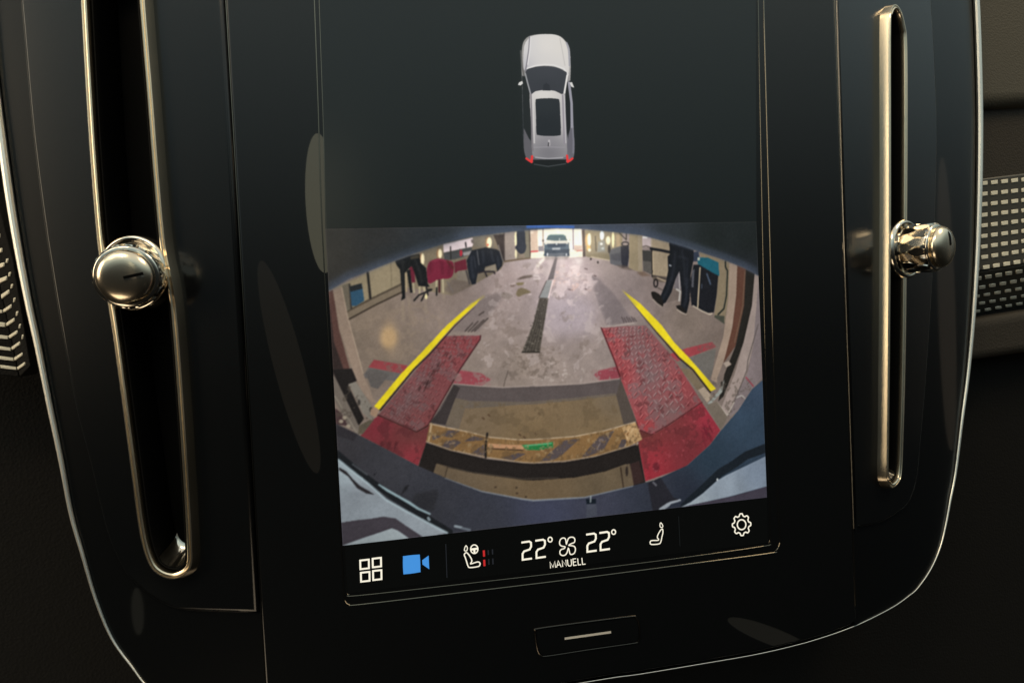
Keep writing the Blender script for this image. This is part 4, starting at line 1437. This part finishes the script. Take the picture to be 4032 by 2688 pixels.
L_(z4((1955, 330), (1888, 458), (1790, 330)), 5, (186, 174, 160))
L_(z4((1975, 285), (2030, 262), (2062, 292)), 5, (182, 174, 166))
L_(z4((2072, 88), (2142, 172)), 6, (150, 62, 74))
P_(z2((1850, 1460), (1900, 1435), (1930, 1470), (1880, 1500)), (176, 158, 142))
P_(z4((1800, 225), (1862, 108), (1840, 230), (1712, 362), (1690, 350)), (152, 156, 148))
P_(z4((1603, 210), (1662, 180), (1745, 275), (1692, 330)), (176, 156, 134))
e_(z4, (1835, 150), 10, 26, (52, 50, 46))
P_(z4((1690, 350), (1790, 320), (1890, 470), (1830, 605), (1700, 400)), (118, 106, 92), .9)
# posts on the left
P_(z1((100, 768), (152, 742), (210, 1130), (330, 1567), (345, 1640), (250, 1640), (122, 1250)), (92, 62, 55))
P_(z1((60, 800), (108, 780), (160, 1250), (300, 1640), (140, 1640)), (52, 40, 38))
P_(z1((150, 742), (238, 722), (292, 1000), (445, 1560)) + z3((550, 300), (582, 335), (520, 322), (445, 240), (385, 120), (340, 0)) + z1((215, 1130)), (150, 128, 110))
L_(z1((238, 725), (292, 1000), (445, 1560)), 3, (188, 164, 140), .8)
P_(z3((150, 10), (335, 0), (385, 120), (300, 160), (455, 490), (400, 560), (250, 300)), (34, 30, 29))
P_(z3((300, 152), (372, 130), (450, 245), (545, 400), (520, 505), (440, 430), (335, 210)), (134, 126, 114))
e_(z3, (405, 330), 14, 30, (66, 60, 56))
e_(z3, (520, 400), 16, 26, (74, 66, 60))
P_(z3((520, 400), (560, 370), (600, 410), (570, 475), (515, 450)), (164, 132, 106))
P_(z3((400, 560), (510, 500), (545, 505), (440, 640), (395, 640)), (96, 86, 70))
P_(z3((148, 40), (185, 110), (405, 560), (395, 645), (300, 560), (165, 300)), (118, 107, 96))
L_(z3((170, 270), (300, 480), (390, 640)), 4, (160, 148, 130), .7)
P_(z3((165, 380), (230, 430), (300, 560), (180, 545)), (74, 54, 54))
for x, y in ((230, 515), (300, 560), (265, 480)):
    e_(z3, (x, y), 22, 18, (168, 154, 132), .9)
cv.stain(z1((495, 1420), (890, 1480), (840, 1570), (480, 1505)), (124, 92, 84), 12, .5, .7)
cv.stain(z2((1310, 1372), (1745, 1250), (1785, 1300), (1400, 1445)), (122, 84, 80), 12, .6, .6)
cv.stain(z3((1330, 10), (1700, 60), (1700, 170), (1320, 150)), (146, 118, 112), 12, .2, .7)
cv.stain(z4((560, 0), (840, -20), (860, 110), (560, 120)), (146, 120, 114), 12, .2, .7)
cv.stain(beam, (104, 80, 52), 14, .3, .6)
cv.stain(beam, (160, 132, 92), 9, .9, .6)
cv.stain(z3((1400, 330), (2352, 330), (2352, 700), (1370, 600)), (104, 86, 62), 24, .5, .5)
cv.stain(z4((0, 330), (800, 250), (880, 560), (0, 700)), (104, 86, 62), 24, .5, .5)
cv.stain(z3((420, 655), (600, 470), (1060, 590), (980, 950)), (92, 40, 44), 20, .3, .55)
cv.stain(z4((1042, 690), (1642, 340), (1822, 602), (1092, 1097)), (104, 42, 46), 22, .4, .55)
cv.stain(z4((1042, 690), (1642, 340), (1822, 602), (1092, 1097)), (176, 74, 82), 8, 1.2, .5)
cv.stain(z3((300, 150), (600, 380), (500, 600), (150, 500)), (86, 76, 66), 10, .6, .6)
cv.stain(z4((1700, 100), (2200, 100), (1900, 480), (1640, 330)), (90, 80, 70), 10, .7, .5)
# folds on the dark clothes
for q in ([(1380, 380), (1370, 520), (1345, 640)], [(1450, 360), (1470, 520), (1480, 700)], [(1340, 640), (1300, 760), (1260, 830)], [(1500, 640), (1490, 800), (1470, 900)], [(1420, 420), (1500, 440)]):
    L_(z2(*q), 9, (44, 47, 56), .6, 2.5)
for q in ([(400, 800), (395, 1000), (400, 1300)], [(620, 760), (700, 950), (740, 1150)], [(300, 800), (420, 780)]):
    L_(z5(*q), 8, (46, 46, 46), .6, 2)
for q in ([(1640, 700), (1650, 900), (1680, 1080)], [(1850, 600), (1860, 800)], [(2000, 600), (2040, 780)], [(2120, 700), (2140, 860)]):
    L_(z5(*q), 8, (52, 56, 66), .6, 2)
for q in ([(900, 800), (880, 1000)], [(1100, 780), (1120, 1000)], [(1250, 850), (1230, 1020)]):
    L_(z5(*q), 12, (94, 24, 42), .6, 3)
L_(z5((930, 780), (1060, 748), (1190, 775)), 5, (156, 60, 80), .6, 1.5)
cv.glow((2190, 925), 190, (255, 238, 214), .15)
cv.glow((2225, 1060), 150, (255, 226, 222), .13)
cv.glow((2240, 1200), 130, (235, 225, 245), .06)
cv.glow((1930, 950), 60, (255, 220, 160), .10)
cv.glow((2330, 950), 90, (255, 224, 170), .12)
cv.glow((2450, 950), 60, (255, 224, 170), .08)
# guide lines
yl = z1((1590, 828), (1500, 880), (1260, 1090), (1000, 1370), (810, 1567)) + z3((553, 368), (600, 402), (930, 5)) + z1((1080, 1365), (1330, 1085), (1550, 880))
L_(z3((612, 405), (940, 8)) + z1((1092, 1372), (1340, 1094), (1540, 905)), [7, 6, 5.5, 4, 1], (40, 26, 24), .85)
P_(yl, (238, 214, 24))
yr = z2((880, 762), (1000, 912), (1200, 1147), (1310, 1267), (1425, 1400)) + z4((1560, 5), (1728, 222), (1780, 200), (1612, 5)) + z2((1505, 1395), (1372, 1257), (1245, 1085), (1045, 882), (930, 795))
L_(z2((950, 860), (1195, 1152), (1415, 1404)) + z4((1552, 8), (1722, 228)), [1, 5, 7, 8, 9], (44, 32, 24), .85)
P_(yr, (240, 216, 24))
L_(z1((1620, 810), (1560, 850), (1480, 905)), [7, 9, 11], (176, 160, 80), .55, 2)
L_(z2((870, 752), (930, 810), (1000, 890)), [5, 8, 11], (176, 160, 80), .55, 2)
# own bumper
P_(z3((178, 535), (420, 655), (700, 800), (980, 947), (1240, 1062), (1600, 1192), (2000, 1267)) +
   z4((0, 1280), (500, 1250), (970, 1140), (1180, 1087), (1500, 942), (1722, 742), (1822, 610), (2000, 402), (2130, 202), (2290, 60), (2330, 1400), (1000, 1700)) + z3((200, 2100), (140, 1000)),
   cv.idw([(1350, 1760, (58, 56, 60)), (1500, 1850, (60, 60, 66)), (1700, 1980, (54, 55, 62)), (1900, 2050, (56, 58, 68)), (2150, 2030, (66, 70, 92)), (2350, 2000, (64, 66, 82)),
           (2600, 1940, (50, 54, 66)), (2800, 1800, (44, 62, 78)), (2950, 1680, (54, 74, 94)), (2980, 1560, (58, 76, 98)), (2700, 1950, (40, 46, 60))]))
L_(z3((1240, 1066), (1600, 1196), (2000, 1271)) + z4((0, 1284), (500, 1255), (970, 1145)), [2, 4, 6, 7, 5, 3], (150, 156, 160), .75, .8)
P_(z3((185, 545), (400, 640), (350, 705), (192, 650)), (46, 43, 47), .8, 2)
for q in ([(660, 275), (690, 210), (722, 198), (700, 240)], [(470, 130), (500, 112), (480, 140)]):
    P_(zC(*q), (36, 36, 40), .9, 1)
P_(zC((735, 320), (760, 262), (830, 250), (915, 232), (922, 262), (885, 385), (800, 360)), (42, 42, 46), .75, 3)
P_(zC((1936, 300), (2006, 298), (2008, 332), (1940, 335)), (22, 30, 40))
P_(zC((1940, 335), (2008, 332), (2012, 410), (1938, 430)), (76, 80, 92), .8)
L_(zC((1970, 280), (1968, 320)), 5, (150, 160, 160))
P_(zD((262, 190), (350, 150), (440, 290), (480, 305), (350, 372), (296, 380)), (38, 37, 44), .9, 1.2)
L_(zD((300, 185), (320, 205)), 8, (120, 120, 128), .7)
# pale body sides
L_(zC((215, -20), (300, 52), (450, 172), (600, 280), (760, 380), (1000, 525)), 22, (30, 33, 37))
P_(zC((180, -40), (232, 25), (300, 82), (440, 192), (560, 300), (700, 378), (850, 460), (990, 532), (720, 578), (200, 660)),
   cv.idw([(1350, 1850, (170, 186, 192)), (1400, 1950, (142, 150, 158)), (1500, 2010, (150, 160, 168)), (1700, 2080, (160, 170, 178))]))
L_(zC((232, 30), (300, 85), (440, 196), (560, 304), (700, 384), (850, 464), (980, 532)), 7, (176, 198, 204), .8, 1.5)
P_(zC((236, 80), (285, 108), (330, 160), (380, 208), (440, 242), (482, 270), (425, 262), (360, 225), (300, 145), (238, 102)), (48, 44, 47))
P_(zC((250, 462), (350, 445), (450, 435), (540, 420), (625, 432), (700, 485), (815, 560), (740, 585), (650, 525), (600, 505), (420, 560), (240, 625)), (72, 66, 74))
P_(zC((262, 622), (420, 565), (600, 500), (640, 515), (725, 575), (500, 640)), (170, 182, 186))
L_(zC((510, 200), (570, 240), (650, 285), (720, 325), (780, 365), (862, 402)), [5, 9, 8, 10, 8, 6], (146, 172, 178))
L_(zC((850, 430), (858, 442)), 10, (130, 146, 152))
L_(zC((1035, 486), (1080, 495)), 9, (140, 152, 160))
L_(zC((1085, 500), (1136, 512)), 9, (104, 112, 122))
L_(zC((330, 60), (430, 132)), 6, (92, 96, 102), .7)
L_(zD((1100, -60), (940, 0), (860, 58), (760, 118), (640, 228), (500, 340)), [38, 34, 34, 34, 30, 14], (27, 35, 43))
P_(zD((1110, -12), (930, 75), (810, 132), (740, 172), (640, 262), (560, 320), (490, 356), (800, 290), (1110, 205)),
   cv.idw([(2980, 1850, (136, 152, 172)), (2850, 1920, (156, 170, 184)), (2720, 1990, (166, 178, 186))]))
P_(zD((1110, 205), (850, 278), (490, 357), (700, 370), (1110, 330)), (74, 68, 82))
L_(zD((350, 372), (400, 340), (420, 325), (485, 308)), [14, 16, 10, 8], (160, 168, 176), 1, 1)
e_(zD, (742, 165), 6, 9, (220, 226, 226))
# tailgate lip above
lip = z1((60, 790), (105, 755), (300, 640), (500, 560), (760, 458), (1000, 370), (1230, 293), (1500, 228), (1900, 176), (2340, 145)) + \
    z2((240, 145), (480, 152), (850, 188), (1060, 214), (1320, 283), (1600, 368), (1850, 450), (2050, 530), (2200, 612))
P_(lip + z2((2300, 0)) + z1((0, 0)),
   cv.idw([(1300, 1000, (52, 49, 45)), (1290, 930, (46, 44, 42)), (1450, 930, (44, 44, 44)), (1700, 920, (44, 48, 52)), (1900, 905, (62, 70, 80)), (2250, 898, (74, 84, 100)),
           (2500, 905, (66, 72, 84)), (2650, 920, (44, 50, 54)), (2800, 920, (28, 34, 33)), (2950, 950, (27, 33, 32)), (2950, 1050, (34, 38, 44))]))
inner = [(x, y - 14) for x, y in lip]
L_(inner, 26, (70, 80, 98), .65, 5)
L_([(x, y - 4) for x, y in lip], 8, (84, 94, 112), .55, 2)
L_(z1((500, 420), (900, 320), (1300, 235)), 40, (40, 46, 50), .5, 9)
L_(z2((-60, 132), (150, 130), (390, 134)), 9, (64, 112, 204), .9, 1.5)
# light falloff painted into the picture, then softening and grain
_yy, _xx = np.mgrid[0:cv.H, 0:cv.W]
_d = ((_xx / cv.W - .5) / .62) ** 2 + ((_yy / cv.H - .42) / .72) ** 2
cv.img *= (1.04 - .16 * np.clip(_d, 0, 1.6))[..., None]
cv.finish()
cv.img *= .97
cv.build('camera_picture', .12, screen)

# ------------------------------------------------------------------ car seen from above on the display
zc = zoom(1800, 50, 700, 1568)
cq = zc((520, 150), (1060, 150), (1060, 1420), (520, 1420))
cc = Canvas(cq, 150, 350, 2)
cc.img[:] = SCREEN_RGB
C_, CL = cc.poly, cc.line
halo = zc((560, 300), (640, 200), (780, 180), (920, 200), (1000, 310), (1010, 700), (1050, 1150), (1030, 1290), (940, 1380), (800, 1395), (660, 1370), (585, 1250), (570, 1000), (545, 600))
C_(halo, (20, 25, 25), .9, 7, 4)
body = zc((570, 330), (590, 250), (650, 205), (780, 192), (890, 205), (950, 250), (990, 320), (1000, 480), (998, 620), (1012, 800), (1026, 1020), (1035, 1200), (1018, 1290),
          (960, 1320), (660, 1320), (600, 1260), (582, 1120), (576, 900), (572, 640), (566, 480))
C_(body, cc.idw([(2050, 200, (150, 146, 142)), (2240, 200, (190, 186, 182)), (2060, 500, (44, 47, 50)), (2255, 500, (120, 118, 124)), (2080, 600, (96, 94, 98)), (2250, 600, (108, 106, 112))]), 1, 1.2, 4)
C_(zc((572, 560), (620, 560), (640, 700), (650, 1130), (620, 1100), (585, 1020)), (26, 30, 31), 1, 1)
C_(zc((588, 1020), (640, 1130), (660, 1270), (618, 1290), (588, 1140)), (92, 90, 95), 1, 1.2)
C_(zc((960, 620), (998, 600), (1005, 760), (1000, 1000), (982, 1130), (965, 1060), (952, 760)), (22, 25, 26), 1, 1)
CL(zc((985, 620), (1008, 800), (1012, 1010)), 9, (150, 148, 158), 1, 1)
CL(zc((560, 340), (572, 480), (590, 560)), 6, (90, 88, 86), .8, 1)
hood = zc((585, 480), (590, 300), (640, 222), (700, 200), (780, 194), (870, 200), (930, 235), (965, 300), (985, 440), (978, 550), (940, 500), (850, 470), (760, 466), (680, 480), (610, 515))
C_(hood, cc.idw([(2080, 180, (206, 203, 202)), (2150, 180, (217, 212, 206)), (2220, 180, (214, 209, 202)), (2060, 260, (186, 184, 188)), (2150, 250, (208, 204, 200))]), 1, 1, 3)
CL(zc((640, 215), (632, 330), (612, 460), (600, 520)), 5, (120, 116, 124), .9, 1)
CL(zc((648, 215), (640, 330), (622, 460)), 4, (226, 222, 220), .8, 1)
CL(zc((905, 230), (925, 330), (950, 470)), 3, (182, 178, 174), .8, 1)
CL(zc((620, 495), (690, 470), (770, 462), (850, 466), (940, 498), (975, 550)), 6, (222, 219, 216), .9, 1)
CL(zc((965, 270), (985, 330), (990, 470)), 6, (150, 150, 160), .8, 1)
roof = zc((640, 715), (700, 692), (780, 686), (860, 692), (942, 716), (952, 900), (962, 1100), (968, 1240), (940, 1280), (800, 1290), (690, 1280), (660, 1230), (655, 1000))
C_(roof, cc.idw([(2140, 375, (214, 210, 204)), (2100, 480, (184, 180, 178)), (2210, 480, (190, 186, 184)), (2160, 555, (134, 131, 136)), (2160, 600, (112, 110, 115))]), 1, 1, 3)
C_(zc((602, 530), (660, 488), (770, 474), (870, 484), (940, 515), (968, 550), (942, 716), (860, 692), (770, 684), (690, 696), (645, 712)), cc.idw([(2150, 280, (56, 58, 64)), (2150, 340, (48, 50, 56))]), 1, 1, 3)
C_(zc((755, 690), (760, 640), (785, 622), (812, 640), (822, 690)), (38, 40, 46), 1, 1)
CL(zc((600, 540), (620, 620), (645, 712)), 5, (150, 150, 152), 1, 1)
CL(zc((970, 555), (958, 630), (944, 712)), 6, (226, 222, 218), 1, 1)
C_(zc((690, 780), (712, 762), (800, 757), (880, 762), (902, 782), (908, 900), (914, 1060), (898, 1085), (800, 1090), (716, 1082), (698, 1060), (694, 900)), cc.idw([(2150, 400, (36, 40, 44)), (2150, 500, (28, 32, 37))]), 1, 1, 3)
CL(zc((650, 720), (656, 900), (662, 1150), (668, 1220)), 5, (120, 114, 118), .9, 1)
CL(zc((668, 720), (672, 900), (680, 1150)), 5, (206, 202, 200), .8, 1)
CL(zc((930, 730), (936, 900), (945, 1160)), 6, (140, 134, 142), .9, 1)
CL(zc((945, 730), (952, 1000), (958, 1150)), 4, (190, 186, 188), .8, 1)
CL(zc((810, 1130), (812, 1170)), 7, (178, 174, 176), 1, 1)
CL(zc((806, 1150), (804, 1178)), 5, (70, 68, 72), .9, 1)
CL(zc((676, 1190), (800, 1186), (950, 1190)), 4, (150, 146, 152), .7, 1)
CL(zc((690, 1278), (800, 1290), (930, 1280)), 5, (168, 166, 170), .8, 1)
C_(zc((660, 1300), (800, 1296), (965, 1296), (950, 1340), (800, 1356), (680, 1336)), (20, 23, 24), 1, 1.5)
CL(zc((680, 1338), (800, 1358), (955, 1334)), 4, (74, 78, 80), .8, 1.2)
C_(zc((980, 1080), (1000, 1020), (1022, 1030), (1032, 1200), (1018, 1290), (985, 1270), (970, 1180)), (98, 96, 104), 1, 1.5)
CL(zc((1016, 1020), (1024, 1130), (1022, 1240)), 5, (130, 128, 138), .7, 1)
for q in ([(610, 1288), (656, 1320), (660, 1268)], [(1016, 1288), (974, 1318), (968, 1262)]):
    CL(zc(*q), 8, (224, 52, 52), 1, 1)
for q in ([(535, 640), (545, 618), (572, 605), (580, 625), (560, 645)], [(990, 620), (1012, 615), (1032, 665), (1005, 655)]):
    C_(zc(*q), (212, 210, 206), 1, 1)
cc.img += RNG.normal(0, 1.0, cc.img.shape[:2])[..., None]
cc.build('car_picture', .12, screen)
